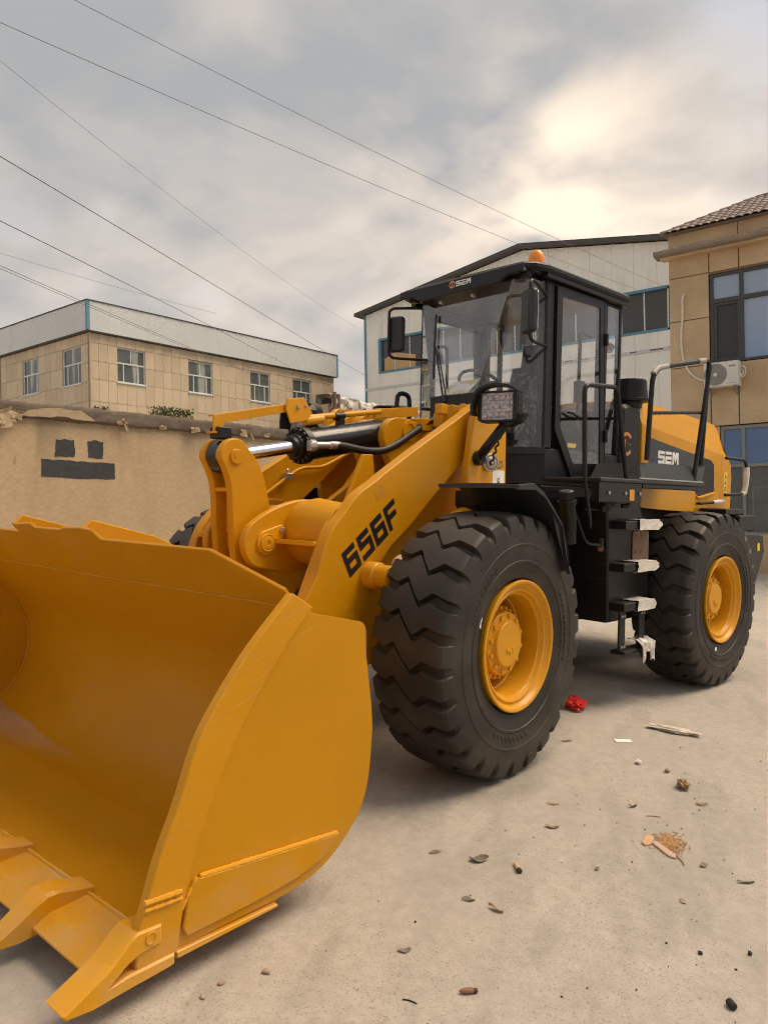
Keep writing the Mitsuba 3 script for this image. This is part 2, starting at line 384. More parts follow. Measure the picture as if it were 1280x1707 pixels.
def bolt(p, axis, r=0.014, h=0.012):
    p, axis = np.asarray(p, float), np.asarray(axis, float)
    return cyl(p, p + axis / np.linalg.norm(axis) * h, r, 6, 0.002)


def flat_mesh(shape, depth):
    gs = getattr(shape, 'geoms', [shape])
    return cat([trimesh.creation.extrude_polygon(g, depth, engine='earcut') for g in gs if g.area > 1e-9])


def place_flat(m, o, ex, ey):
    """mesh in the xy plane (z = thickness) put at o with x along ex and y along ey (lengths count)."""
    ex, ey = np.asarray(ex, float), np.asarray(ey, float)
    n = np.cross(ex, ey)
    n /= np.linalg.norm(n)
    v = np.asarray(m.vertices)
    return TM(np.asarray(o, float) + v[:, :1] * ex + v[:, 1:2] * ey + v[:, 2:3] * n, m.faces)


# glyphs in a unit box, drawn as flat-capped strokes
GL = {'6': [[(0.95, 0.9), (0.12, 0.9), (0.12, 0.1), (0.88, 0.1), (0.88, 0.54), (0.12, 0.54)]],
      '5': [[(0.95, 0.9), (0.14, 0.9), (0.14, 0.56), (0.88, 0.56), (0.88, 0.1), (0.02, 0.1)]],
      'F': [[(0.98, 0.9), (0.13, 0.9), (0.13, 0.0)], [(0.13, 0.5), (0.86, 0.5)]],
      'S': [[(1.0, 0.88), (0.12, 0.88), (0.12, 0.52), (0.88, 0.52), (0.88, 0.12), (0.0, 0.12)]],
      'E': [[(1.0, 0.88), (0.0, 0.88)], [(1.0, 0.5), (0.12, 0.5), (0.12, 0.12), (1.0, 0.12)]],
      'M': [[(0.12, 0.0), (0.12, 0.88), (0.30, 0.88), (0.5, 0.42), (0.70, 0.88), (0.88, 0.88), (0.88, 0.0)]]}


def text_shape(s, w, gap, sw, slant=0.0, round_=0.0):
    out, x = [], 0.0
    for ch in s:
        for st in GL[ch]:
            g = LineString([(a * w, b) for a, b in st]).buffer(sw / 2, cap_style=2, join_style=2)
            out.append(trimesh_shift(g, x))
        x += w + gap
    u = unary_union(out)
    if round_:
        u = u.buffer(-round_).buffer(2 * round_).buffer(-round_)
    from shapely import affinity
    return affinity.affine_transform(u, [1, slant, 0, 1, 0, 0])


def trimesh_shift(g, x):
    from shapely import affinity
    return affinity.translate(g, x, 0)


# ---------------------------------------------------------------- scene bookkeeping
PHI, HX = 0.0891839, -1.65


def front(m):
    """front frame: the loader stands slightly articulated about its centre hitch."""
    c, s = math.cos(PHI), math.sin(PHI)
    v = np.array(m.vertices)
    x, y = v[:, 0] - HX, v[:, 1].copy()
    v[:, 0], v[:, 1] = HX + c * x - s * y, s * x + c * y
    return TM(v, m.faces)


FRONT_T = np.array([[math.cos(PHI), -math.sin(PHI), 0, HX - HX * math.cos(PHI)], [math.sin(PHI), math.cos(PHI), 0, -HX * math.sin(PHI)], [0, 0, 1, 0], [0, 0, 0, 1.0]])


def free(key):
    if key not in scene and key not in labels:
        return key
    i = 1
    while f'{key}_{i:03d}' in scene or f'{key}_{i:03d}' in labels:
        i += 1
    return f'{key}_{i:03d}'


def add(key, mesh, mat, smooth=32, fr=None, label=None, cat_=None, group=None, kind=None, **more):
    key = free(key)
    if fr == 'F':
        mesh = front(mesh)
    scene[key] = mikit.ply(mesh, mat, smooth=smooth, **more) if not isinstance(mesh, dict) else {**mesh, **more}
    note(key, label, cat_, group, kind)
    return key


def note(key, label=None, cat_=None, group=None, kind=None):
    d = {k: v for k, v in (('label', label), ('category', cat_), ('group', group), ('kind', kind)) if v}
    if d:
        labels[key] = d


def thing(name, label, cat_, group=None):
    key = free(name)
    note(key, label, cat_, group)
    return key


# ================================================================ GROUND
gx = np.r_[np.linspace(-260, -24, 10), np.linspace(-20, 10, 40), np.linspace(14, 200, 8)]
gy = np.r_[np.linspace(-260, -24, 10), np.linspace(-20, 12, 40), np.linspace(16, 200, 8)]
GX, GY = np.meshgrid(gx, gy, indexing='ij')
gv = np.stack([GX.ravel(), GY.ravel(), 0 * GX.ravel()], 1)
ni, nj = len(gx), len(gy)
ii, jj = np.meshgrid(np.arange(ni - 1), np.arange(nj - 1), indexing='ij')
q = (ii * nj + jj).ravel()
add('ground', TM(gv, np.vstack([np.stack([q, q + nj, q + nj + 1], 1), np.stack([q, q + nj + 1, q + 1], 1)])), 'concrete', smooth=False, kind='structure',
    label='stained dusty concrete yard strewn with grit')

# ================================================================ THE WHEEL LOADER
LD = thing('wheel_loader', 'large yellow and black wheel loader with a toothed bucket parked on the concrete yard', 'wheel loader')


def part(path, mesh, mat, smooth=32, fr=None, label=None, **k):
    return add(f'{LD}__{path}', mesh, mat, smooth, fr, label, **k)


# ---------------------------------------------------------------- wheels
NL = 27
TW = 0.255


def tyre_mesh():
    # rows across the tyre: (y, lug radius, (groove y, groove radius), groove centre in pitches, half width in pitches)
    half = [(0.252, 0.650, 0.2515, 0.648, -0.30, 0.13), (0.251, 0.690, 0.242, 0.682, -0.30, 0.175), (0.236, 0.732, 0.226, 0.700, -0.31, 0.19), (0.222, 0.744, 0.205, 0.706, -0.31, 0.19),
            (0.205, 0.7485, 0.195, 0.711, -0.28, 0.18), (0.132, 0.7585, 0.130, 0.719, -0.13, 0.155), (0.122, 0.759, 0.121, 0.720, -0.13, 0.150), (0.066, 0.7625, 0.066, 0.726, -0.35, 0.115), (0.052, 0.763, 0.052, 0.732, -0.34, 0.075)]
    rows = half + [(0.02, 0.764, 0.02, 0.738, -0.13, 0.05)]
    rows += [(-0.02, 0.764, -0.02, 0.738, 0.13, 0.05)] + [(-a, b, -c, d, -e, w) for a, b, c, d, e, w in half[::-1]]
    side = [(0.2535, 0.62), (0.2555, 0.588), (0.2585, 0.584), (0.2585, 0.576), (0.2555, 0.572), (0.2545, 0.53), (0.250, 0.492), (0.2535, 0.488), (0.2535, 0.476), (0.248, 0.472), (0.238, 0.435), (0.230, 0.41), (0.229, 0.392), (0.215, 0.378), (0.18, 0.37)]
    V, per = [], 7
    cols = NL * per
    rowsv = []

    def ring(yp, rp, yq, rq, c, w, flat=False):
        y, r, th = np.zeros(cols), np.zeros(cols), np.zeros(cols)
        wb = w * 0.72
        for k in range(NL):
            us = [-w, -wb, wb, w] + [w + (1 - 2 * w) * s for s in (0.25, 0.5, 0.75)]
            hs = [1, 0, 0, 1, 1, 1, 1]
            for m_, (u, h) in enumerate(zip(us, hs)):
                i = k * per + m_
                th[i] = (k + c + u) / NL * 2 * np.pi
                y[i], r[i] = yq + (yp - yq) * h, rq + (rp - rq) * h
        return np.stack([r * np.cos(th), y, r * np.sin(th)], 1)

    for y, r in side[::-1]:
        rowsv.append(ring(y, r, y, r, -0.30, 0.16))
    for row in rows:
        rowsv.append(ring(*row))
    for y, r in side:
        rowsv.append(ring(-y, r, -y, r, 0.30, 0.16))
    v = np.concatenate(rowsv)
    n, f = len(rowsv), []
    a = np.arange(cols)
    b = (a + 1) % cols
    for k in range(n - 1):
        f += [np.stack([k * cols + a, k * cols + b, (k + 1) * cols + b], 1), np.stack([k * cols + a, (k + 1) * cols + b, (k + 1) * cols + a], 1)]
    v[:, 2] = np.maximum(v[:, 2], -0.7545)  # the tread flattens where it carries the load
    return TM(v, np.vstack(f))


OY = (0, 1, 0)
rim_prof = [(0.10, 0.352), (0.226, 0.366), (0.238, 0.377), (0.249, 0.376), (0.252, 0.369), (0.247, 0.356), (0.228, 0.348), (0.217, 0.334), (0.220, 0.326), (0.226, 0.320), (0.222, 0.311), (0.205, 0.305), (0.196, 0.300),
            (0.192, 0.292), (0.120, 0.283), (0.070, 0.280), (0.064, 0.272), (0.040, 0.270), (-0.05, 0.266), (-0.075, 0.255), (-0.08, 0.235), (-0.08, 0.10)]
rim_mesh = lathe(rim_prof, (0, 0, 0), OY, 96, False)
hub_prof = [(-0.08, 0.196), (0.035, 0.196), (0.040, 0.214), (0.060, 0.213), (0.064, 0.208), (0.066, 0.190), (0.085, 0.186), (0.105, 0.184), (0.110, 0.179), (0.110, 0.155), (0.112, 0.150), (0.116, 0.148), (0.116, 0.138), (0.122, 0.134), (0.134, 0.131), (0.139, 0.126), (0.140, 0.05)]
hub = [lathe(hub_prof, (0, 0, 0), OY, 72)]
for k in range(12):
    a = k * math.pi / 6 + 0.2
    hub.append(prism([(0.160 * math.cos(a) + 0.014 * math.cos(t), 0.160 * math.sin(a) + 0.014 * math.sin(t)) for t in np.arange(6) * math.pi / 3], 0.108, 0.124, 'y', 0.002))
for k in range(3):
    a = math.radians(230 + 40 * k)
    hub.append(lathe([(0.139, 0.014), (0.146, 0.014), (0.147, 0.011)], (0.045 * math.cos(a) - 0.01, 0, 0.045 * math.sin(a)), OY, 10))
hub_mesh = cat(hub)
hub_mesh = TM(np.asarray(hub_mesh.vertices) + np.array([0, 0.035, 0]), hub_mesh.faces)
studs = cat([prism([(0.202 * math.cos(a) + 0.0115 * math.cos(t), 0.202 * math.sin(a) + 0.0115 * math.sin(t)) for t in np.arange(6) * math.pi / 3], 0.058, 0.082, 'y', 0.002) for a in np.arange(24) * math.pi / 12])
valve = cat([tube(fillet([(0.31, 0.215, 0.0), (0.325, 0.24, 0.01), (0.345, 0.246, 0.02)], 0.02), 0.006, 8)])
wall_ribs = []
for s_ in (1, -1):
    for a0, a1, r_, n_ in ((20, 58, 0.530, 9), (150, 196, 0.530, 12), (262, 300, 0.530, 9), (85, 112, 0.452, 8), (210, 240, 0.452, 9), (325, 352, 0.452, 8)):
        for q_ in range(n_):
            a = math.radians(a0 + (a1 - a0) * q_ / (n_ - 1))
            dx = 0.012 if r_ > 0.5 else 0.008
            h_ = 0.018 if r_ > 0.5 else 0.011
            yb = 0.2545 if r_ > 0.5 else 0.2405
            pts = [(r_ + h_ * u, dx * w_) for u, w_ in ((-1, -1), (1, -1), (1, -0.45), (-0.4, -0.45), (-0.4, 0.35), (0.3 * (q_ % 3), 0.35), (0.3 * (q_ % 3), 1), (-1, 1))]
            wall_ribs.append(prism([(p_ * math.cos(a) - t_ * math.sin(a), p_ * math.sin(a) + t_ * math.cos(a)) for p_, t_ in pts], s_ * yb - 0.012, s_ * (yb + 0.0022) + 0.0 if s_ > 0 else -(yb + 0.0022), 'y', 0.001))
rb = mikit.ply(cat(wall_ribs), 'tyre_rubber', smooth=30)
ty, ri, hu, st = mikit.ply(tyre_mesh(), 'tyre_rubber', smooth=28), mikit.ply(rim_mesh, 'yellow_light', smooth=30), mikit.ply(hub_mesh, 'yellow_light', smooth=30), mikit.ply(TM(np.asarray(studs.vertices) + np.array([0, 0.035, 0]), studs.faces), 'yellow_light', smooth=30)
WZ = 0.757


def wheel(x, y, frame, spin, lab):
    m = np.eye(4)
    m[:3, 3] = (x, y, WZ)
    r = np.eye(4)
    if y < 0:
        r[0, 0] = r[1, 1] = -1
    s = np.eye(4)
    c_, s_ = math.cos(spin), math.sin(spin)
    s[0, 0], s[0, 2], s[2, 0], s[2, 2] = c_, -s_, s_, c_
    base = (FRONT_T if frame == 'F' else np.eye(4)) @ m @ r
    w = free(f'{LD}__wheel')
    note(w, lab)
    tw = T4(base.tolist())
    # the load flat stays at the bottom: the tyre itself is not spun
    scene[f'{w}__tyre'] = {**ty, 'to_world': tw}
    scene[f'{w}__moulded_ribs'] = {**rb, 'to_world': tw}
    for nm, d in (('rim', ri), ('hub', hu), ('wheel_nuts', st)):
        scene[f'{w}__{nm}'] = {**d, 'to_world': T4((base @ s).tolist())}
    return w


wheel(0, 1.0917, 'F', 0.0, 'front wheel nearest the viewer, beside the bucket')
wheel(0, -1.0917, 'F', 0.7, 'front wheel on the far side')
wheel(-3.2912, 1.0917, 'R', 0.4, 'rear wheel under the engine hood, near side')
wheel(-3.2912, -1.0917, 'R', 1.1, 'rear wheel on the far side')
# paper stickers left on the tyres
part('tyre_sticker', box(-3.13, -3.098, 1.352, 1.354, 0.335, 0.365, 0), 'white_print')
part('tyre_sticker', prism([(0.395, 0.90), (0.408, 0.91), (0.402, 0.975), (0.39, 0.985), (0.383, 0.95), (0.392, 0.93)], 1.327, 1.330, 'y', 0), 'white_print', fr='F')

# ---------------------------------------------------------------- bucket (front frame)
BK = f'{LD}__bucket'
note(BK, 'wide yellow bucket with bolt-on teeth resting low over the ground')


def bpart(name, mesh, mat='bucket_yellow', smooth=32, **k):
    return add(f'{BK}__{name}', mesh, mat, smooth, 'F', **k)


inner = [(2.43, 0.130), (2.2, 0.142), (1.985, 0.172)] + arc(1.957, 0.61, 0.437, -88, -220, 40) + [(1.70, 0.985), (1.86, 1.17)]
inner = [(p[0], p[1]) for p in inner]
# curved shell as a band: inner line and the same line pushed out by the plate
ip = np.array(inner)
tg = np.gradient(ip, axis=0)
tg /= np.linalg.norm(tg, axis=1, keepdims=True)
nrm_ = np.stack([tg[:, 1], -tg[:, 0]], 1)
outer = ip - 0.016 * nrm_ * np.sign((nrm_[20] @ (np.array([1.957, 0.61]) - ip[20])))
bpart('shell', prism([tuple(p) for p in ip] + [tuple(p) for p in outer[::-1]], -1.474, 1.474, 'y', 0), 'bucket_inside', 25)
front_edge = [(2.515, 0.235), (2.485, 0.31), (2.45, 0.42), (2.38, 0.58), (2.29, 0.80), (2.215, 0.905), (2.13, 1.01), (2.02, 1.12), (1.90, 1.23)]
inner_edge = [(1.80, 1.17), (1.945, 1.02), (2.08, 0.85), (2.175, 0.70), (2.24, 0.57), (2.31, 0.40), (2.345, 0.27), (2.37, 0.11)]
fe = spline(front_edge, 24)
ie = spline(inner_edge, 24)
cutter = [tuple(p) for p in fe] + [tuple(p) for p in ie] + [(2.52, 0.115)]
bottom = [(2.36, 0.11), (1.92, 0.11)] + [tuple(p) for p in spline([(1.92, 0.11), (1.80, 0.122), (1.68, 0.16), (1.57, 0.232), (1.49, 0.32), (1.445, 0.46), (1.43, 0.63)], 20)] + [(1.44, 0.73), (1.478, 0.94)] + arc(1.532, 1.035, 0.05, 185, 105, 6) + [(1.79, 1.145), (1.81, 1.16)]
side = [tuple(p) for p in ie[::-1]][0:0] + [tuple(p) for p in ie] + bottom
fl, bl = ie, np.array(bottom)
for s, nm in ((1, ''), (-1, '')):
    a, b = (1.474, 1.496) if s > 0 else (-1.496, -1.474)
    bpart('side_plate', prism([(p[0] - 0.004, p[1]) for p in ie] + bottom[1:-1], a, b, 'y', 0.002))
    a, b = (1.470, 1.511) if s > 0 else (-1.511, -1.470)
    bpart('side_cutter', prism(cutter, a, b, 'y', 0.004), 'yellow')
    wp = [(2.335, 0.145), (2.352, 0.18), (2.33, 0.275), (2.29, 0.322), (1.63, 0.258), (1.645, 0.235), (1.72, 0.19), (1.85, 0.160), (2.05, 0.148)]
    a, b = (1.497, 1.512) if s > 0 else (-1.512, -1.497)
    bpart('wear_plate', prism(wp, a, b, 'y', 0.004))
# weld beads: along the wear plate, the cutter step, the cutting edge
wz = lambda pts, r, k=0.0: tube(pts, r * (0.8 + 0.4 * np.array([rng.random() for _ in range(len(pts))])), 7)
bpart('weld_bead', wz(np.stack([np.linspace(2.285, 1.64, 60), np.full(60, 1.503), np.linspace(0.324, 0.262, 60)], 1), 0.009), 'yellow_light')
bpart('weld_bead', wz(np.stack([np.linspace(2.352, 2.295, 16), np.full(16, 1.500), np.linspace(0.24, 0.324, 16)], 1), 0.009), 'yellow_light')
bpart('weld_bead', wz(np.stack([np.linspace(2.495, 2.36, 26), np.full(26, 1.511), np.linspace(0.315, 0.305, 26)], 1), 0.010), 'yellow_light')
bpart('weld_bead', wz(np.stack([np.linspace(2.495, 2.36, 26), np.full(26, 1.513), np.linspace(0.293, 0.284, 26)], 1), 0.008), 'yellow_light')
bpart('weld_bead', wz(np.stack([np.full(150, 2.412), np.linspace(-1.47, 1.47, 150), np.full(150, 0.140)], 1), 0.009), 'yellow_light')
bpart('weld_bead', wz(np.stack([np.full(150, 1.858), np.linspace(-1.47, 1.47, 150), np.full(150, 1.168)], 1), 0.005), 'bucket_inside')
arcp = np.array(inner[3:-2])
for s in (1, -1):
    bpart('weld_bead', wz(np.stack([arcp[:, 0] + 0.004, np.full(len(arcp), s * 1.470), arcp[:, 1]], 1), 0.007), 'bucket_inside')
# spill guard: thick plate standing over the rear lip
guard = [(-1.474, 0.0), (1.474, 0.0), (1.474, 0.088), (1.17, 0.262), (0.35, 0.26), (0.33, 0.314), (0.23, 0.323), (0.06, 0.313), (0.015, 0.299), (-0.257, 0.298), (-0.27, 0.325), (-0.465, 0.311), (-0.485, 0.26), (-1.17, 0.262), (-1.474, 0.088)]
gm_ = prism(guard, -0.008, 0.008, 'z', 0.003)
gvv = np.asarray(gm_.vertices)
bpart('spill_guard', TM(np.stack([1.852 + 0.65 * gvv[:, 1] + 0.76 * gvv[:, 2], gvv[:, 0], 1.176 + 0.76 * gvv[:, 1] - 0.65 * gvv[:, 2]], 1), gm_.faces), 'bucket_inside')
for y in (0.12, -0.62):
    bpart('lug_plate', prism([(1.835, 1.19), (2.00, 1.405), (1.95, 1.45), (1.61, 1.365), (1.42, 1.28), (1.32, 1.05), (1.48, 0.72), (1.535, 0.86), (1.60, 0.925), (1.68, 1.012)], y - 0.02, y + 0.02, 'y', 0.004), 'yellow')
bpart('back_box', prism([(1.53, 0.95), (1.50, 0.55), (1.56, 0.32), (1.72, 0.14), (1.40, 0.22), (1.24, 0.30), (1.20, 0.45), (1.33, 0.60), (1.44, 0.9)], 0.50, 0.56, 'y', 0.004))
bpart('back_box', prism([(1.53, 0.95), (1.50, 0.55), (1.56, 0.32), (1.72, 0.14), (1.40, 0.22), (1.24, 0.30), (1.20, 0.45), (1.33, 0.60), (1.44, 0.9)], -0.56, -0.50, 'y', 0.004))
bpart('base_strip', prism([(2.36, 0.115), (2.36, 0.086), (1.965, 0.090), (1.92, 0.108)], -1.49, 1.49, 'y', 0.003))
bpart('base_strip', prism([(2.375, 0.112), (1.95, 0.102), (1.945, 0.09), (2.37, 0.088)], 1.49, 1.512, 'y', 0.003), 'yellow_light')
# cutting edge, bevelled at the front
bpart('cutting_edge', prism([(2.405, 0.140), (2.555, 0.130), (2.615, 0.100), (2.615, 0.092), (2.38, 0.092)], -1.474, 1.474, 'y', 0.002), 'worn_edge', 20)


def tooth(y, corner):
    w = 0.056 if corner else 0.052
    if not corner:
        rings = [(2.395, 0.135, 0.163, w), (2.46, 0.135, 0.180, w), (2.52, 0.128, 0.196, w * 1.02), (2.56, 0.098, 0.196, w * 1.04), (2.60, 0.070, 0.178, w * 1.02), (2.66, 0.062, 0.138, w * 0.92), (2.725, 0.066, 0.092, w * 0.80), (2.735, 0.070, 0.086, w * 0.76)]
        v, f = [], []
        for x, z0, z1, hw in rings:
            c = 0.012 if z1 - z0 > 0.04 else 0.005
            pts = [(-hw, z0), (hw, z0), (hw, z1 - c), (hw - c, z1), (-hw + c, z1), (-hw, z1 - c)]
            v += [(x, y + a, b) for a, b in pts]
        n = 6
        for k in range(len(rings) - 1):
            for i in range(n):
                j = (i + 1) % n
                f += [[k * n + i, k * n + j, (k + 1) * n + j], [k * n + i, (k + 1) * n + j, (k + 1) * n + i]]
        for i in range(1, n - 1):
            f += [[0, i + 1, i], [(len(rings) - 1) * n, (len(rings) - 1) * n + i, (len(rings) - 1) * n + i + 1]]
        key = bpart('tooth', TM(v, f), 'worn_edge', 24)
        sub = cat([box(2.445, 2.467, y - 0.026, y + 0.026, 0.172, 0.1865, 0.002), box(2.495, 2.52, y - 0.018, y + 0.018, 0.186, 0.199, 0.002)])
        return key
    s = 1 if y > 0 else -1
    yo = s * 1.520
    yi = yo - s * 0.112
    up = [(2.435, 0.232), (2.435, 0.172), (2.51, 0.165), (2.55, 0.150), (2.615, 0.108), (2.55, 0.118), (2.385, 0.117), (2.385, 0.082), (2.40, 0.078), (2.56, 0.072), (2.66, 0.066), (2.745, 0.076), (2.755, 0.094), (2.735, 0.104), (2.61, 0.165), (2.545, 0.222), (2.52, 0.236)]
    key = bpart('tooth', prism(up, yi, yo, 'y', 0.006), 'worn_edge', 24, label='corner tooth clamped over the bucket\'s front corner')
    return key


for y in (1.46, 0.97, 0.485, 0.0, -0.485, -0.97, -1.46):
    tooth(y, abs(y) > 1.4)
bpart('tooth_pin', cat([lathe([(0, 0.019), (0.004, 0.019), (0.004, 0.015), (0.001, 0.015)], (2.475, 1.5205, 0.205), OY, 24)]), 'worn_edge')
bpart('tooth_rib', prism([(2.73, 0.106), (2.60, 0.172), (2.60, 0.150), (2.73, 0.098)], 1.482, 1.515, 'y', 0.004), 'worn_edge')
bpart('tooth_rib', prism([(2.73, 0.106), (2.60, 0.172), (2.60, 0.150), (2.73, 0.098)], 1.411, 1.440, 'y', 0.004), 'worn_edge')

# ---------------------------------------------------------------- lift arms (front frame)
arm = [(-0.54, 2.225), (-0.27, 2.08), (0.11, 1.88), (0.39, 1.725)] + [tuple(p) for p in spline([(0.39, 1.725), (0.56, 1.63), (0.635, 1.578), (0.70, 1.51), (0.775, 1.44), (0.84, 1.36), (0.885, 1.26), (0.91, 1.16)], 14)][1:] + \
      [(1.0, 1.03), (1.20, 0.70), (1.33, 0.42)] + arc(1.22, 0.36, 0.12, 30, -150, 12) + [(1.02, 0.40), (0.80, 0.66), (0.55, 0.90), (0.45, 1.03), (0.42, 1.18), (0.31, 1.29), (0.11, 1.43), (-0.05, 1.56), (-0.25, 1.71), (-0.47, 1.88), (-0.585, 1.985)] + arc(-0.66, 2.11, 0.165, 300, 60, 16)[:-1]
for s in (1, -1):
    a, b = sorted((s * 0.54, s * 0.62))
    k = part('lift_arm', prism(arm, a, b, 'y', 0.006), 'yellow', fr='F', label='near lift arm with the model number in black' if s > 0 else 'far lift arm')
    add(f'{k}__pivot_boss', cat([cyl((-0.66, s * 0.46, 2.11), (-0.66, s * 0.645, 2.11), 0.125, 40), cyl((-0.66, s * 0.64, 2.11), (-0.66, s * 0.66, 2.11), 0.075, 32)]), 'yellow_light', 32, 'F')
    add(f'{k}__cylinder_boss', cat([cyl((0.50, s * 0.615, 1.135), (0.50, s * 0.705, 1.135), 0.078, 40, 0.008), cyl((0.50, s * 0.70, 1.135), (0.50, s * 0.80, 1.135), 0.066, 32)]), 'yellow_light', 32, 'F')
    add(f'{k}__grease_pipe', tube(fillet([(0.30, s * 0.50, 1.72), (0.55, s * 0.525, 1.60), (0.78, s * 0.527, 1.42), (0.88, s * 0.527, 1.2), (0.97, s * 0.53, 1.02)] if s > 0 else
                                        [(-0.62, s * 0.52, 1.98), (-0.2, s * 0.50, 1.80), (0.02, s * 0.50, 1.79), (0.30, s * 0.50, 1.62), (0.45, s * 0.5, 1.52)], 0.08), 0.013, 10), 'yellow_light', 32, 'F')
    add(f'{k}__pipe_clamp', cat([box(0.12, 0.17, s * 0.50 - 0.03, s * 0.50 + 0.03, 1.70, 1.745, 0.004), cyl((0.145, s * 0.5, 1.74), (0.145, s * 0.5, 1.775), 0.012, 6)]), 'steel', 32, 'F')
    # lift cylinder, outboard of the arm
    p0, p1 = np.array([0.50, s * 0.755, 1.135]), np.array([-0.62, s * 0.755, 1.585])
    d = (p1 - p0) / np.linalg.norm(p1 - p0)
    k2 = part('lift_cylinder', cat([cyl(p0 + d * 0.62, p1, 0.098, 36), cyl(p0 + d * 0.58, p0 + d * 0.66, 0.112, 36)]), 'yellow_light', fr='F')
    add(f'{k2}__rod', cyl(p0, p0 + d * 0.7, 0.045, 28), 'chrome', 32, 'F')
    wrp = [p0 + d * t + np.array([0, 0.012 * math.sin(9 * t), 0.012 * math.cos(7 * t)]) for t in np.linspace(0.10, 0.56, 22)]
    add(f'{k2}__rod_wrap', tube(wrp, 0.058 + 0.014 * nr.random(22), 14), 'wrap_pink', 20, 'F', 'pinkish plastic film wound round the lift cylinder rod')

# model number on the near arm
tx = text_shape('656F', 0.86, 0.16, 0.225, 0.0, 0.025)
part('model_number', place_flat(flat_mesh(tx, 0.0012), (0.662, 0.6205, 1.130), (-0.1115, 0, 0.0815), (0.073, 0, 0.134)), 'black_print', False, 'F', 'black model number 656F on the lift arm')
part('arm_sticker', place_flat(flat_mesh(Polygon([(0, 0), (1, 0), (1, 1), (0, 1)]), 0.001), (0.44, 0.6203, 1.565), (-0.07, 0, 0.05), (0.035, 0, 0.06)), P((0.46, 0.20, 0.002), 0.6), False, 'F')

# rocker, its lug plates on the cross tube, the link below
rk = [(1.18, 1.83), (1.182, 1.79), (1.145, 1.73), (1.115, 1.66), (1.10, 1.57), (1.09, 1.38), (1.07, 1.20), (1.08, 1.05), (1.05, 0.93)] + [(0.93, 0.92), (0.84, 1.10), (0.80, 1.30), (0.81, 1.50), (0.86, 1.68), (0.90, 1.765), (0.975, 1.845)] + arc(1.075, 1.80, 0.105, 125, 22, 10)
for s in (1, -1):
    a, b = sorted((s * 0.052, s * 0.104))
    part('rocker_plate', prism(rk, a, b, 'y', 0.007), 'yellow', fr='F')
    lg = [tuple(p) for p in spline([(0.39, 1.52), (0.54, 1.562), (0.70, 1.555), (0.80, 1.53), (0.92, 1.485), (1.03, 1.42)], 16)] + arc(0.935, 1.31, 0.148, 45, -75, 14) + [(0.90, 1.155), (0.75, 1.125), (0.50, 1.15), (0.36, 1.30)]
    a, b = sorted((s * 0.150, s * 0.200))
    k = part('rocker_lug', prism(lg, a, b, 'y', 0.007), 'yellow', fr='F')
    kp = [(0.925, 1.245)] + arc(0.925, 1.312, 0.073, -100, 60, 10)[1:] + arc(0.815, 1.385, 0.032, 60, 200, 8)
    kp = np.array(LineString([(0.925, 1.312), (0.818, 1.384)]).buffer(0.030).union(Polygon(arc(0.925, 1.312, 0.072, 0, 350, 30))).convex_hull.exterior.coords)[:-1]
    a, b = sorted((s * 0.198, s * 0.214))
    add(f'{k}__keeper_plate', prism([tuple(p) for p in kp], a, b, 'y', 0.003), 'yellow_light', 32, 'F')
    add(f'{k}__pin', cat([lathe([(0, 0.052), (s * 0.012, 0.051), (s * 0.013, 0.047), (s * 0.010, 0.040), (s * 0.013, 0.034), (s * 0.013, 0.016), (s * 0.006, 0.014)], (0.925, s * 0.213, 1.312), OY, 40)]), 'yellow_light', 32, 'F')
    add(f'{k}__bolt', bolt((0.820, s * 0.213, 1.382), (0, s, 0), 0.018, 0.016), 'steel', 32, 'F')
part('rocker_web', box(0.98, 1.10, -0.053, 0.053, 1.60, 1.625, 0.004), 'yellow', fr='F')
part('rocker_web', box(0.90, 1.02, -0.053, 0.053, 1.36, 1.60, 0.004), 'yellow', fr='F')
part('rocker_sleeve', cyl((0.925, -0.15, 1.312), (0.925, 0.15, 1.312), 0.088, 36), 'yellow', fr='F')
part('rocker_pin', cat([cyl((1.075, -0.118, 1.80), (1.075, 0.118, 1.80), 0.044, 32)] + [lathe([(0, 0.012), (0.004, 0.012)], (1.085, 0.118, 1.805), OY, 12)]), 'yellow', fr='F')
part('bucket_link', cat([prism([(1.02, 1.02), (1.02, 0.92), (1.40, 0.95), (1.48, 1.0), (1.47, 1.06), (1.40, 1.05)], -0.045, 0.045, 'y', 0.01)]), 'yellow', fr='F')
# cross tube joining the arms, with its box rib
part('cross_tube', cat([lathe([(-0.54, 0.165), (0.54, 0.165)], (0.62, 0, 1.36), OY, 48)]), 'yellow', fr='F')
for s in (1, -1):
    a, b = sorted((s * 0.198, s * 0.545))
    part('cross_rib', prism([(0.80, 1.33), (0.50, 1.30), (0.50, 1.275), (0.80, 1.305), (0.88, 1.31), (0.88, 1.335)], a, b, 'y', 0.004), 'yellow_light', fr='F')
    v = []
    cone = lathe([(0.0, 0.19), (s * 0.10, 0.205), (s * 0.20, 0.19), (s * 0.345, 0.175)], (0.60, s * 0.199, 1.37), OY, 48, False)
    part('cross_collar', cone, 'yellow', fr='F')

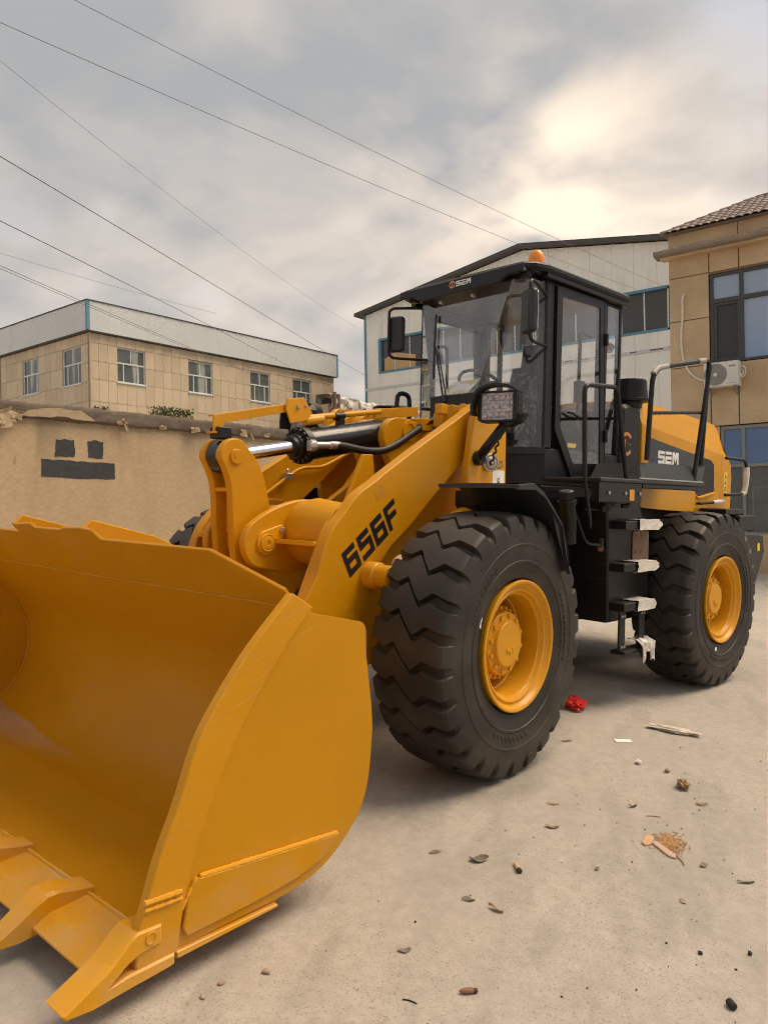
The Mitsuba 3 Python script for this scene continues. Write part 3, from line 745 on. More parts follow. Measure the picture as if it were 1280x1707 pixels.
# tilt cylinder
A0, A1 = np.array([1.075, 0, 1.80]), np.array([-0.62, 0, 2.10])
dv = (A1 - A0) / np.linalg.norm(A1 - A0)
TC = part('tilt_cylinder', cat([lathe([(0.60, 0.090), (0.62, 0.101), (1.36, 0.101), (1.40, 0.092), (1.42, 0.06)], A0, dv, 48)]), 'gloss_black', 40, 'F', 'black tilt cylinder with a bright chromed rod')
add(f'{TC}__rod', cyl(A0 + dv * 0.09, A0 + dv * 0.60, 0.041, 40), 'chrome', 40, 'F')
gl_ = [lathe([(0.505, 0.054), (0.51, 0.064), (0.535, 0.068), (0.54, 0.080), (0.575, 0.084), (0.58, 0.119), (0.622, 0.121), (0.628, 0.116), (0.63, 0.098)], A0, dv, 44)]
uu = np.cross(dv, [0, 1, 0])
for k in range(16):
    a = 2 * math.pi * k / 16
    r = np.array([0, 1, 0]) * math.cos(a) + uu * math.sin(a)
    gl_.append(bolt(A0 + dv * 0.562 + r * 0.102, dv, 0.0135, 0.026))
add(f'{TC}__gland', cat(gl_), 'black', 32, 'F')
add(f'{TC}__rod_eye', cat([cyl((1.075, -0.047, 1.80), (1.075, 0.047, 1.80), 0.096, 36), cyl(A0 + dv * 0.07, A0 + dv * 0.14, 0.056, 28)]), 'gloss_black', 40, 'F')
add(f'{TC}__rod_eye_block', box(1.06, 1.15, -0.04, 0.04, 1.90, 1.97, 0.006), 'black', 32, 'F')
add(f'{TC}__base_eye', cyl((-0.42, -0.05, 2.065), (-0.42, 0.05, 2.065), 0.10, 36), 'gloss_black', 40, 'F')
# hose along the tilt cylinder
add(f'{TC}__hose_fitting', cat([cyl((0.515, 0.105, 1.895), (0.47, 0.125, 1.905), 0.036, 16), box(0.485, 0.525, 0.095, 0.135, 1.865, 1.935, 0.005), cyl((0.48, 0.125, 1.903), (0.30, 0.13, 1.915), 0.022, 16), cyl((0.36, 0.13, 1.911), (0.28, 0.13, 1.917), 0.026, 12)]), 'steel', 32, 'F')
add(f'{TC}__hose', tube(spline([(0.30, 0.13, 1.915), (0.15, 0.135, 1.905), (0.0, 0.14, 1.895), (-0.14, 0.15, 1.91), (-0.30, 0.16, 1.975), (-0.47, 0.17, 2.07), (-0.64, 0.18, 2.155), (-0.80, 0.19, 2.19)], 50), 0.026, 14), 'hose_rubber', 40, 'F')
add(f'{TC}__hose', tube(spline([(-0.26, 0.36, 1.80), (-0.36, 0.34, 1.90), (-0.50, 0.30, 2.02), (-0.66, 0.26, 2.11), (-0.82, 0.24, 2.15)], 40), 0.024, 14), 'hose_rubber', 40, 'F')
add(f'{TC}__hose_union', cat([cyl((-0.20, 0.37, 1.735), (-0.27, 0.358, 1.805), 0.035, 6, 0.006), cyl((-0.255, 0.36, 1.79), (-0.29, 0.355, 1.83), 0.028, 12)]), 'wrap_white', 32, 'F')
add(f'{TC}__hose_pipe', tube(fillet([(-0.10, 0.42, 1.56), (-0.12, 0.40, 1.66), (-0.22, 0.37, 1.75)], 0.05), 0.024, 12), 'yellow_light', 32, 'F')
# bucket levelling rod and its bracket above the cylinder
LV = f'{LD}__leveller'
note(LV, 'slim yellow levelling bracket above the tilt cylinder')
add(f'{LV}__bracket_arm', cat([prism([(1.165, 2.035), (1.165, 1.935), (1.09, 1.935), (1.09, 1.995), (0.56, 2.115), (0.56, 2.165)], 0.0, 0.012, 'y', 0.002), prism([(1.165, 2.035), (0.56, 2.165), (0.56, 2.155), (1.165, 2.025)], -0.045, 0.0, 'y', 0.002), box(1.085, 1.17, -0.05, 0.03, 1.930, 1.942, 0.002)]), 'yellow', 32, 'F')
add(f'{LV}__plate', prism([(0.63, 2.185), (0.49, 2.205), (0.42, 2.115), (0.46, 2.065), (0.60, 2.035), (0.64, 2.12)], 0.02, 0.032, 'y', 0.002), 'yellow_light', 32, 'F')
add(f'{LV}__plate_bolt', cat([bolt((0.545, 0.031, 2.14), OY, 0.014, 0.014), bolt((0.48, 0.031, 2.155), OY, 0.010, 0.008)]), 'steel', 32, 'F')
add(f'{LV}__rod', cat([cyl((0.50, 0.0, 2.075), (-0.28, -0.01, 2.195), 0.019, 16), cyl((0.46, 0, 2.06), (0.30, 0, 2.09), 0.03, 14)]), 'yellow_light', 32, 'F')
add(f'{LV}__sleeve', cat([cyl((0.19, 0, 2.115), (0.10, 0, 2.13), 0.026, 14), box(0.11, 0.16, -0.02, 0.02, 2.06, 2.12, 0.004)]), 'black', 32, 'F')
add(f'{LV}__rod_bar', prism([(-0.22, 2.21), (-0.22, 2.14), (-0.70, 2.20), (-0.70, 2.27)], -0.03, 0.0, 'y', 0.003), 'yellow', 32, 'F')
# work lamp cup on the far side of the bracket
part('lever_lamp', cat([lathe([(0, 0.062), (0.12, 0.065), (0.13, 0.058)], (0.24, -0.20, 2.15), (-0.8, -0.4, 0.1), 28, False)]), 'grey_dark', fr='F')

# ---------------------------------------------------------------- front frame
for s in (1, -1):
    a, b = sorted((s * 0.40, s * 0.45))
    part('frame_plate', prism([(0.55, 0.95), (0.40, 1.25), (0.10, 1.48), (-0.08, 1.50), (-0.36, 1.66), (-0.60, 1.92), (-0.625, 2.20), (-0.67, 2.265), (-0.80, 2.24), (-0.90, 2.05), (-1.0, 1.6), (-1.35, 1.2), (-1.6, 1.1), (-1.6, 0.55), (0.3, 0.55), (0.55, 0.7)], a, b, 'y', 0.006), 'yellow', fr='F')
    a, b = sorted((s * 0.665, s * 0.715))
    part('tower_plate', prism([(-0.39, 2.10), (-0.44, 2.22), (-0.52, 2.28), (-0.72, 2.285), (-0.79, 2.22), (-0.80, 1.72), (-0.80, 1.35), (-0.36, 1.35), (-0.335, 1.78)], a, b, 'y', 0.006), 'yellow_light', fr='F')
    a, b = sorted((s * 0.10, s * 0.16))
    part('cylinder_lug', prism([(-0.28, 1.70), (-0.16, 1.90)] + [tuple(p) for p in spline([(-0.155, 1.93), (-0.14, 2.06), (-0.19, 2.12), (-0.27, 2.145), (-0.40, 2.14), (-0.55, 2.12)], 12)] + [(-0.70, 2.05), (-0.70, 1.60)], a, b, 'y', 0.006), 'yellow', fr='F')
    part('cylinder_lug_boss', cat([lathe([(0, 0.075), (s * 0.014, 0.074), (s * 0.015, 0.05), (s * 0.008, 0.048), (s * 0.008, 0.025)], (-0.40, s * 0.159, 2.06), OY, 32)]), 'yellow_light', fr='F')
part('frame_gusset', prism([(0.22, 1.86), (0.13, 1.86), (0.09, 1.60), (0.20, 1.42), (0.44, 1.42)], 0.27, 0.30, 'y', 0.004), 'yellow_light', fr='F')
part('frame_top', prism([(-0.55, 2.06), (-0.95, 2.10), (-0.95, 1.70), (-0.40, 1.70)], -0.40, 0.40, 'y', 0.004), 'yellow', fr='F')
part('frame_valve', cat([box(-0.62, -0.5, -0.2, 0.2, 2.07, 2.16), box(-0.74, -0.64, 0.30, 0.36, 2.12, 2.26, 0.004), cyl((-0.70, 0.33, 2.1), (-0.70, 0.33, 2.24), 0.02, 10), box(-0.68, -0.6, 0.22, 0.30, 2.10, 2.2, 0.004)]), 'yellow', fr='F')
part('frame_block', box(-0.45, -0.38, 0.40, 0.455, 2.165, 2.235, 0.004), 'yellow_light', fr='F')
part('frame_floor', box(-1.5, 0.3, -0.40, 0.40, 0.62, 0.70), 'black', fr='F')
part('front_axle', cat([lathe([(-0.84, 0.20), (-0.5, 0.17), (-0.25, 0.26), (0.25, 0.26), (0.5, 0.17), (0.84, 0.20)], (0, 0, WZ), OY, 32)]), 'black', fr='F')
part('rear_axle', cat([lathe([(-0.84, 0.20), (-0.5, 0.17), (-0.25, 0.26), (0.25, 0.26), (0.5, 0.17), (0.84, 0.20)], (-3.2912, 0, WZ), OY, 32)]), 'black')
# front fenders
for s in (1, -1):
    top = [(0.15, 1.675), (-0.02, 1.685), (-0.13, 1.64), (-0.25, 1.55), (-0.36, 1.455), (-0.42, 1.31), (-0.45, 1.18)]
    th = [(x - 0.010, z - 0.022) for x, z in top]
    th[0] = (0.15, 1.653)
    a, b = sorted((s * 0.84, s * 1.375))
    k = part('front_fender', prism(top + th[::-1], a, b, 'y', 0.004), 'grey_dark', fr='F')
    lip = [(x - 0.022, z - 0.038) for x, z in top]
    lip[0] = (0.15, 1.645)
    a, b = sorted((s * 1.372, s * 1.392))
    add(f'{k}__lip', prism(top + lip[::-1], a, b, 'y', 0.003), 'grey_dark', 32, 'F')
    a, b = sorted((s * 0.70, s * 0.86))
    add(f'{k}__stay', prism([(-0.22, 1.55), (-0.42, 1.30), (-0.5, 1.5), (-0.42, 1.66), (-0.22, 1.64)], a, b, 'y', 0.003), 'black', 32, 'F')

# work lamps, their stalks and the horn (front frame)
lamp_ax = np.array([0.90, 0.20, 0.02])
for s in (1, -1):
    k = f'{LD}__headlamp' if s > 0 else f'{LD}__headlamp_001'
    note(k, 'black hooded work lamp on a stalk, near side' if s > 0 else 'work lamp on the far side')
    yc = s * 0.93
    ex = np.array([-0.22 * s, 0.97, 0.0]); ex /= np.linalg.norm(ex)       # across the lens
    nx = np.array([0.97, 0.22 * s, 0.0])
    nx /= np.linalg.norm(nx)
    ey = np.array([0, 0, 1.0])
    O = np.array([-0.34, yc, 2.180])

    def L(m):
        v = np.asarray(m.vertices)
        return TM(O + v[:, :1] * ex + v[:, 1:2] * ey + v[:, 2:3] * nx, m.faces)

    body = rrect(-0.133, 0.133, -0.100, 0.100, 0.028)
    add(f'{k}__housing', L(prism(body, -0.11, 0.0, 'z', 0.012)), 'black', 30, 'F')
    hood_ = LineString([tuple(p) for p in spline([(-0.145, -0.06), (-0.143, 0.03), (-0.115, 0.092), (-0.03, 0.126), (0.07, 0.122), (0.160, 0.080)], 18)]).buffer(0.008, cap_style=2).simplify(0.001)
    add(f'{k}__hood', L(flat_mesh(hood_, 0.085)), 'black_sat', 30, 'F')
    fr_ = Polygon(rrect(-0.130, 0.130, -0.097, 0.097, 0.026)).difference(Polygon(rrect(-0.108, 0.108, -0.085, 0.085, 0.012)))
    add(f'{k}__bezel', L(flat_mesh(fr_, 0.018)), 'black', 30, 'F')
    add(f'{k}__lens', L(prism(rrect(-0.109, 0.109, -0.086, 0.086, 0.012), 0.0005, 0.006, 'z', 0.002)), 'lamp_lens', 30, 'F')
    cells = [L(prism(rrect(x - 0.017, x + 0.017, y - 0.018, y + 0.018, 0.006, 3), 0.005, 0.0125, 'z', 0.004)) for x in (-0.085, -0.044, -0.003, 0.036) for y in (-0.055, 0.0, 0.055)]
    cells += [L(prism(rrect(x - 0.010, x + 0.010, y - 0.018, y + 0.018, 0.004, 2), 0.005, 0.0125, 'z', 0.003)) for x in (0.070, 0.093) for y in (-0.06, -0.02, 0.02, 0.06)]
    add(f'{k}__reflector', cat(cells), 'lamp_lens', 30, 'F')
    add(f'{k}__foot', cat([prism([(-0.16, -0.115), (-0.10, -0.16), (0.16, -0.10), (0.19, -0.02), (0.16, -0.02)], -0.10, -0.02, 'z', 0.006)]) and L(prism([(0.03, -0.099), (0.07, -0.130), (0.15, -0.095), (0.180, -0.045), (0.132, -0.045)], -0.09, -0.01, 'z', 0.006)), 'black', 30, 'F')
    add(f'{k}__stalk', cat([tube(fillet([O + np.array([-0.10, 0, -0.10]), O + np.array([-0.06, -0.12 * s, -0.26]), (-0.43, s * 0.742, 1.87)], 0.05), 0.033, 12), cyl((-0.43, s * 0.715, 1.86), (-0.43, s * 0.76, 1.86), 0.05, 20), bolt((-0.40, s * 0.757, 1.83), (0, s, 0), 0.016)]), 'black', 30, 'F')
    zz = [O + np.array([-0.06, -0.0 * s, -0.12]) + np.array([-0.012 * i, -0.016 * i * s + 0.016 * (i % 2), -0.022 * i]) for i in range(12)]
    add(f'{k}__cable', tube(spline(zz, 60), 0.007, 6), 'hose_rubber', 30, 'F')
k = f'{LD}__horn'
add(k, lathe([(0.0, 0.058), (0.022, 0.062), (0.028, 0.058), (0.028, 0.050), (0.022, 0.046), (0.036, 0.036), (0.040, 0.022), (0.034, 0.018), (0.042, 0.010)], (-0.565, 0.728, 1.835), (0.45, 0.9, 0), 36), 'steel', 30, 'F')
part('horn_wire', tube(spline([(-0.60, 0.74, 1.81), (-0.65, 0.77, 1.81), (-0.70, 0.75, 1.84), (-0.73, 0.72, 1.85)], 16), 0.007, 8), 'rust', fr='F')
part('notice_plate', box(-0.775, -0.625, 0.7155, 0.7185, 1.70, 1.79, 0), 'white_print', fr='F')
part('notice_mark', cat([place_flat(flat_mesh(LineString(arc(0, 0, 0.013, 0, 300, 10)).buffer(0.0035), 0.0006), (-0.70, 0.7186, 1.722), (-1, 0, 0), (0, 0, 1)), box(-0.72, -0.68, 0.7186, 0.7192, 1.703, 1.707, 0)]), 'black_print', False, 'F')

# ---------------------------------------------------------------- cab (rear frame)
CB = f'{LD}__cab'
note(CB, 'black glazed operator cab with an orange beacon on its roof')


def cpart(name, mesh, mat='black', smooth=30, label=None):
    return add(f'{CB}__{name}', mesh, mat, smooth, None, label)


def xz(shape, y0, y1):  # shapely shape in (x,z) as a plate between y0 and y1
    m = flat_mesh(shape, y1 - y0)
    v = np.asarray(m.vertices)
    return TM(np.stack([v[:, 0], y0 + v[:, 2], v[:, 1]], 1), np.asarray(m.faces)[:, ::-1])


def sheet(pts):
    pts = np.asarray(pts, float)
    return TM(pts, [[0, i, i + 1] for i in range(1, len(pts) - 1)])


ZR = 3.28
plan = [(-1.52, -0.66), (-1.20, -0.25), (-1.15, -0.18), (-1.15, 0.18), (-1.20, 0.25), (-1.52, 0.66), (-2.62, 0.66), (-2.62, -0.66)]
cpart('lower_body', prism(plan, 1.70, 1.995, 'z', 0.012), 'black')
cpart('nose_strip', prism([(-1.512, 0.661), (-1.205, 0.265), (-1.195, 0.273), (-1.505, 0.668)], 1.945, 2.000, 'z', 0.002), 'grey_dark')
cpart('dash_panel', prism([(-1.165, -0.225), (-1.165, 0.225), (-1.215, 0.225), (-1.215, -0.225)], 1.995, 2.420, 'z', 0.008), 'black_sat')
cpart('dash_top', prism([(-1.18, -0.22), (-1.18, 0.22), (-1.60, 0.30), (-1.60, -0.30)], 2.36, 2.415, 'z', 0.008), 'black_sat')
for s in (1, -1):
    a, b = sorted((s * 0.585, s * 0.664))
    cpart('front_pillar', prism([(-1.495, 1.99), (-1.60, 1.99), (-1.60, 3.315), (-1.495, 3.315)], a, b, 'y', 0.01))
    cpart('middle_pillar', prism([(-2.325, 1.72), (-2.40, 1.72), (-2.40, 3.315), (-2.325, 3.315)], a, b, 'y', 0.01))
    cpart('rear_pillar', prism([(-2.595, 1.99), (-2.63, 1.99), (-2.63, 3.315), (-2.595, 3.315)], *sorted((s * 0.615, s * 0.664)), 'y', 0.006))
    dout = Polygon([(-1.605, 3.255), (-2.315, 3.265), (-2.385, 1.79), (-1.865, 1.775), (-1.615, 2.14)])
    din = Polygon([(-1.685, 3.185), (-2.245, 3.20), (-2.30, 1.85), (-1.92, 1.84), (-1.685, 2.18)])
    dk = cpart('door', xz(dout.difference(din), *sorted((s * 0.650, s * 0.680))), 'black', 30, 'glazed cab door' if s > 0 else 'glazed door on the far side of the cab')
    add(f'{dk}__glass', sheet([(x, s * 0.672, z) for x, z in list(din.exterior.coords)[:-1]]), 'cab_glass', False)
    add(f'{dk}__gasket', xz(dout.buffer(-0.004).difference(dout.buffer(-0.012)), *sorted((s * 0.6805, s * 0.683))), 'hose_rubber', 30)
    for z in (2.95, 2.14):
        add(f'{dk}__hinge', cyl((-2.335 - 0.025 * (z < 2.5), s * 0.690, z - 0.05), (-2.335 - 0.025 * (z < 2.5), s * 0.690, z + 0.05), 0.016, 12), 'black', 30)
    add(f'{dk}__handle', tube(fillet([(-1.78, s * 0.685, 2.29), (-1.78, s * 0.715, 2.29), (-1.90, s * 0.715, 2.26), (-1.90, s * 0.685, 2.26)], 0.02), 0.010, 10), 'black', 30)
    cpart('side_glass', sheet([(-2.40, s * 0.655, 2.0), (-2.60, s * 0.655, 2.0), (-2.60, s * 0.655, 3.27), (-2.40, s * 0.655, 3.27)]), 'cab_glass', False)
    # corner glass between the windscreen and the front pillar
    lo = np.array([[-1.185, s * 0.245, 1.995], [-1.19, s * 0.235, 2.415], [-1.305, s * 0.475, ZR]])
    hi = np.array([[-1.50, s * 0.65, 1.995], [-1.50, s * 0.65, 2.415], [-1.50, s * 0.65, ZR]])
    cpart('corner_glass', TM(np.vstack([lo, hi]), [[0, 1, 4], [0, 4, 3], [1, 2, 5], [1, 5, 4]]), 'cab_glass', False)
    cpart('roof_rail', prism([(-1.50, ZR - 0.03), (-2.62, ZR - 0.03), (-2.62, 3.314), (-1.50, 3.314)], *sorted((s * 0.59, s * 0.662)), 'y', 0.008))
ws = [(-1.19, -0.235, 2.415), (-1.19, 0.235, 2.415), (-1.305, 0.475, ZR), (-1.305, -0.475, ZR)]
cpart('windscreen', sheet(ws), 'wind_glass', False, 'raked trapezoid windscreen reflecting the grey sky')
for y in (-0.24, 0.10):
    cpart('glass_clip', box(-1.31, -1.275, y - 0.014, y + 0.014, 3.205, 3.232, 0.003), 'steel')
cpart('rear_glass', sheet([(-2.61, -0.62, 2.38), (-2.61, 0.62, 2.38), (-2.61, 0.62, 3.27), (-2.61, -0.62, 3.27)]), 'cab_glass', False)
cpart('rear_panel', box(-2.63, -2.605, -0.65, 0.65, 1.99, 2.38, 0.005))
# roof: shallow pan with a front fascia
roof = [(-1.225, -0.62), (-1.215, -0.35), (-1.215, 0.35), (-1.225, 0.62), (-1.30, 0.70), (-1.42, 0.735), (-2.62, 0.735), (-2.72, 0.68), (-2.72, -0.68), (-2.62, -0.735), (-1.42, -0.735), (-1.30, -0.70)]
cpart('roof', cat([prism(roof, 3.312, 3.372, 'z', 0.018)]), 'black', 25)
for s in (1, -1):
    cpart('roof_skirt', box(-2.66, -1.42, *sorted((s * 0.67, s * 0.715)), 3.275, 3.314, 0.006), 'black', 25)
cpart('roof_liner', prism([(-1.35, -0.58), (-1.35, 0.58), (-2.58, 0.58), (-2.58, -0.58)], 3.285, 3.311, 'z', 0.004), 'grey_dark')
cpart('roof_fascia', prism([(-0.64, 3.352), (-0.64, 3.290), (-0.50, 3.285), (-0.41, 3.238), (0.41, 3.238), (0.50, 3.285), (0.64, 3.290), (0.64, 3.352)], -1.232, -1.20, 'x', 0.008), 'black_sat')
for y in (-0.55, 0.61):
    cpart('roof_lamp', box(-1.262, -1.236, y - 0.022, y + 0.022, 3.30, 3.338, 0.006), 'lamp_lens')
    cpart('roof_lamp_body', box(-1.32, -1.26, y - 0.035, y + 0.035, 3.26, 3.312, 0.008), 'black')
lgs = LineString(arc(0, 0, 0.026, 0, 360, 28)).buffer(0.0048).union(LineString([(0, -0.015), (0, 0.015)]).buffer(0.0045, cap_style=2)).union(LineString([(-0.009, 0.015), (0.009, 0.015)]).buffer(0.0035, cap_style=2)).union(LineString([(-0.009, -0.015), (0.009, -0.015)]).buffer(0.0035, cap_style=2))
cpart('roof_emblem', place_flat(flat_mesh(lgs, 0.0015), (-1.1995, -0.045, 3.310), (0, 1, 0), (0, 0, 1)), 'orange_print', False)
sem = text_shape('SEM', 0.92, 0.16, 0.20)
cpart('roof_lettering', place_flat(flat_mesh(sem, 0.0015), (-1.1995, -0.005, 3.288), (0, 0.050, 0), (0, 0, 0.043)), 'white_print', False, 'small white SEM lettering on the roof fascia')
bz = 3.372
cpart('beacon', cat([lathe([(0, 0.062), (0.02, 0.066), (0.06, 0.063), (0.095, 0.054), (0.118, 0.036), (0.127, 0.012)], (-1.50, 0.55, bz + 0.03), (0, 0, 1), 32)]), 'beacon_orange', 40, 'round orange beacon lamp')
cpart('beacon_base', cyl((-1.50, 0.55, bz - 0.01), (-1.50, 0.55, bz + 0.032), 0.07, 28))
# mirrors
for s in (1, -1):
    if s > 0:
        c, arm_ = np.array([-1.055, 0.815, 2.935]), [(-1.50, 0.66, 3.15), (-1.16, 0.79, 3.17), (-1.03, 0.84, 3.15), (-1.02, 0.845, 2.76), (-1.08, 0.83, 2.725), (-1.50, 0.665, 2.77)]
    else:
        c, arm_ = np.array([-1.33, -0.80, 3.035]), [(-1.52, -0.655, 3.28), (-1.30, -0.82, 3.265), (-1.265, -0.835, 3.235), (-1.265, -0.835, 2.86), (-1.30, -0.82, 2.825), (-1.52, -0.66, 2.82)]
    ex = np.array([0.35, 0.94 * s, 0]); ex /= np.linalg.norm(ex)
    nx = np.array([0.94, -0.35 * s, 0]); nx /= np.linalg.norm(nx)
    hb = prism(rrect(-0.075, 0.075, -0.158, 0.158, 0.035), -0.03, 0.028, 'z', 0.018)
    v = np.asarray(hb.vertices)
    k = cpart('mirror', TM(c + v[:, :1] * ex + v[:, 1:2] * np.array([0, 0, 1.0]) + v[:, 2:3] * nx, hb.faces), 'mirror_back', 35, 'near wing mirror on a tube bracket' if s > 0 else 'far wing mirror on a tube bracket')
    add(f'{k}__arm', tube(fillet(arm_, 0.05), 0.0125, 10), 'black', 35)
    gm = prism(rrect(-0.065, 0.065, -0.148, 0.148, 0.03), -0.034, -0.029, 'z', 0.001)
    v = np.asarray(gm.vertices)
    add(f'{k}__glass', TM(c + v[:, :1] * ex + v[:, 1:2] * np.array([0, 0, 1.0]) + v[:, 2:3] * nx, gm.faces), 'mirror_glass', 30)
# wiper
wd = np.array([-0.115, 0, ZR - 2.415]); wd /= np.linalg.norm(wd)
wp_ = lambda y, t: np.array([-1.19, y, 2.415]) + wd * t + np.array([0.022, 0, 0.006])
WK = cpart('wiper', cat([tube([wp_(-0.215, 0.15), wp_(-0.245, 0.42), wp_(-0.265, 0.70)], 0.010, 8), tube([wp_(-0.08, -0.04), wp_(-0.21, 0.36), wp_(-0.245, 0.44)], 0.008, 8), tube([wp_(-0.05, -0.03), wp_(-0.19, 0.36)], 0.006, 8), cyl(wp_(-0.065, -0.06), wp_(-0.065, 0.0), 0.02, 10)]), 'hose_rubber')
# inside
OX = -0.13
SK = cpart('seat', cat([prism(rrect(-1.98 + OX, -1.50 + OX, -0.25, 0.25, 0.06), 2.10, 2.24, 'z', 0.04), box(-1.92 + OX, -1.58 + OX, -0.2, 0.2, 1.98, 2.12)]), 'plastic_film', 35, 'operator seat still in its plastic film')
add(f'{SK}__backrest', cat([prism([(-1.95 + OX, 2.20), (-2.10 + OX, 2.78), (-2.20 + OX, 2.78), (-2.10 + OX, 2.20)], -0.24, 0.24, 'y', 0.045)]), 'plastic_film', 35)
add(f'{SK}__headrest', cat([prism([(-2.09 + OX, 2.76), (-2.13 + OX, 2.98), (-2.21 + OX, 2.98), (-2.19 + OX, 2.76)], -0.13, 0.13, 'y', 0.035)]), 'seat_fabric', 35)
for s_ in (1, -1):
    add(f'{SK}__armrest', prism([(-1.62 + OX, 2.38), (-2.02 + OX, 2.42), (-2.02 + OX, 2.47), (-1.62 + OX, 2.44)], s_ * 0.30 - 0.03, s_ * 0.30 + 0.03, 'y', 0.015), 'seat_fabric', 35)
STW = cpart('steering_wheel', tube([np.array([-1.50, 0.02, 2.54]) + 0.19 * (math.cos(a) * np.array([0, 1, 0]) + math.sin(a) * np.array([0.75, 0, 0.5])) for a in np.linspace(0, 2 * math.pi, 41)], 0.014, 10), 'black')
add(f'{STW}__column', cat([cyl((-1.50, 0.02, 2.54), (-1.36, 0.02, 2.28), 0.04, 16), cyl((-1.50, -0.17, 2.54), (-1.50, 0.20, 2.54), 0.014, 8)]), 'black')
cpart('console', cat([box(-2.10, -1.70, -0.52, -0.30, 1.98, 2.36, 0.03), prism([(-1.30, 2.41), (-1.46, 2.54), (-1.54, 2.48), (-1.46, 2.38)], -0.24, 0.10, 'y', 0.01)]), 'seat_fabric')
cpart('papers', sheet([(-1.255, -0.21, 2.43), (-1.25, 0.10, 2.435), (-1.40, 0.11, 2.57), (-1.40, -0.19, 2.56)]), 'paper', False, 'papers lying on the dashboard')
cpart('grab_bar', tube(fillet([(-2.26, 0.57, 2.98), (-2.12, 0.57, 3.0), (-2.11, 0.57, 2.17), (-2.24, 0.57, 2.12)], 0.05), 0.014, 10))
cpart('grab_bar', tube(fillet([(-1.66, -0.60, 2.95), (-1.78, -0.60, 2.97), (-1.80, -0.60, 2.3), (-1.66, -0.60, 2.25)], 0.05), 0.014, 10))
cpart('rear_lamp', lathe([(0, 0.075), (0.04, 0.08), (0.06, 0.06)], (-2.70, 0.46, 2.95), (-0.3, 0.1, 0.95), 24), 'grey_dark')
cpart('door_label', box(-1.98, -1.86, 0.640, 0.644, 2.02, 2.055, 0), 'label_yellow')
cpart('lever', cat([tube([(-1.70, 0.42, 2.0), (-1.68, 0.40, 2.30)], 0.012, 8), lathe([(0, 0.02), (0.05, 0.025), (0.07, 0.012)], (-1.68, 0.40, 2.29), (0, 0, 1), 12)]), 'black')

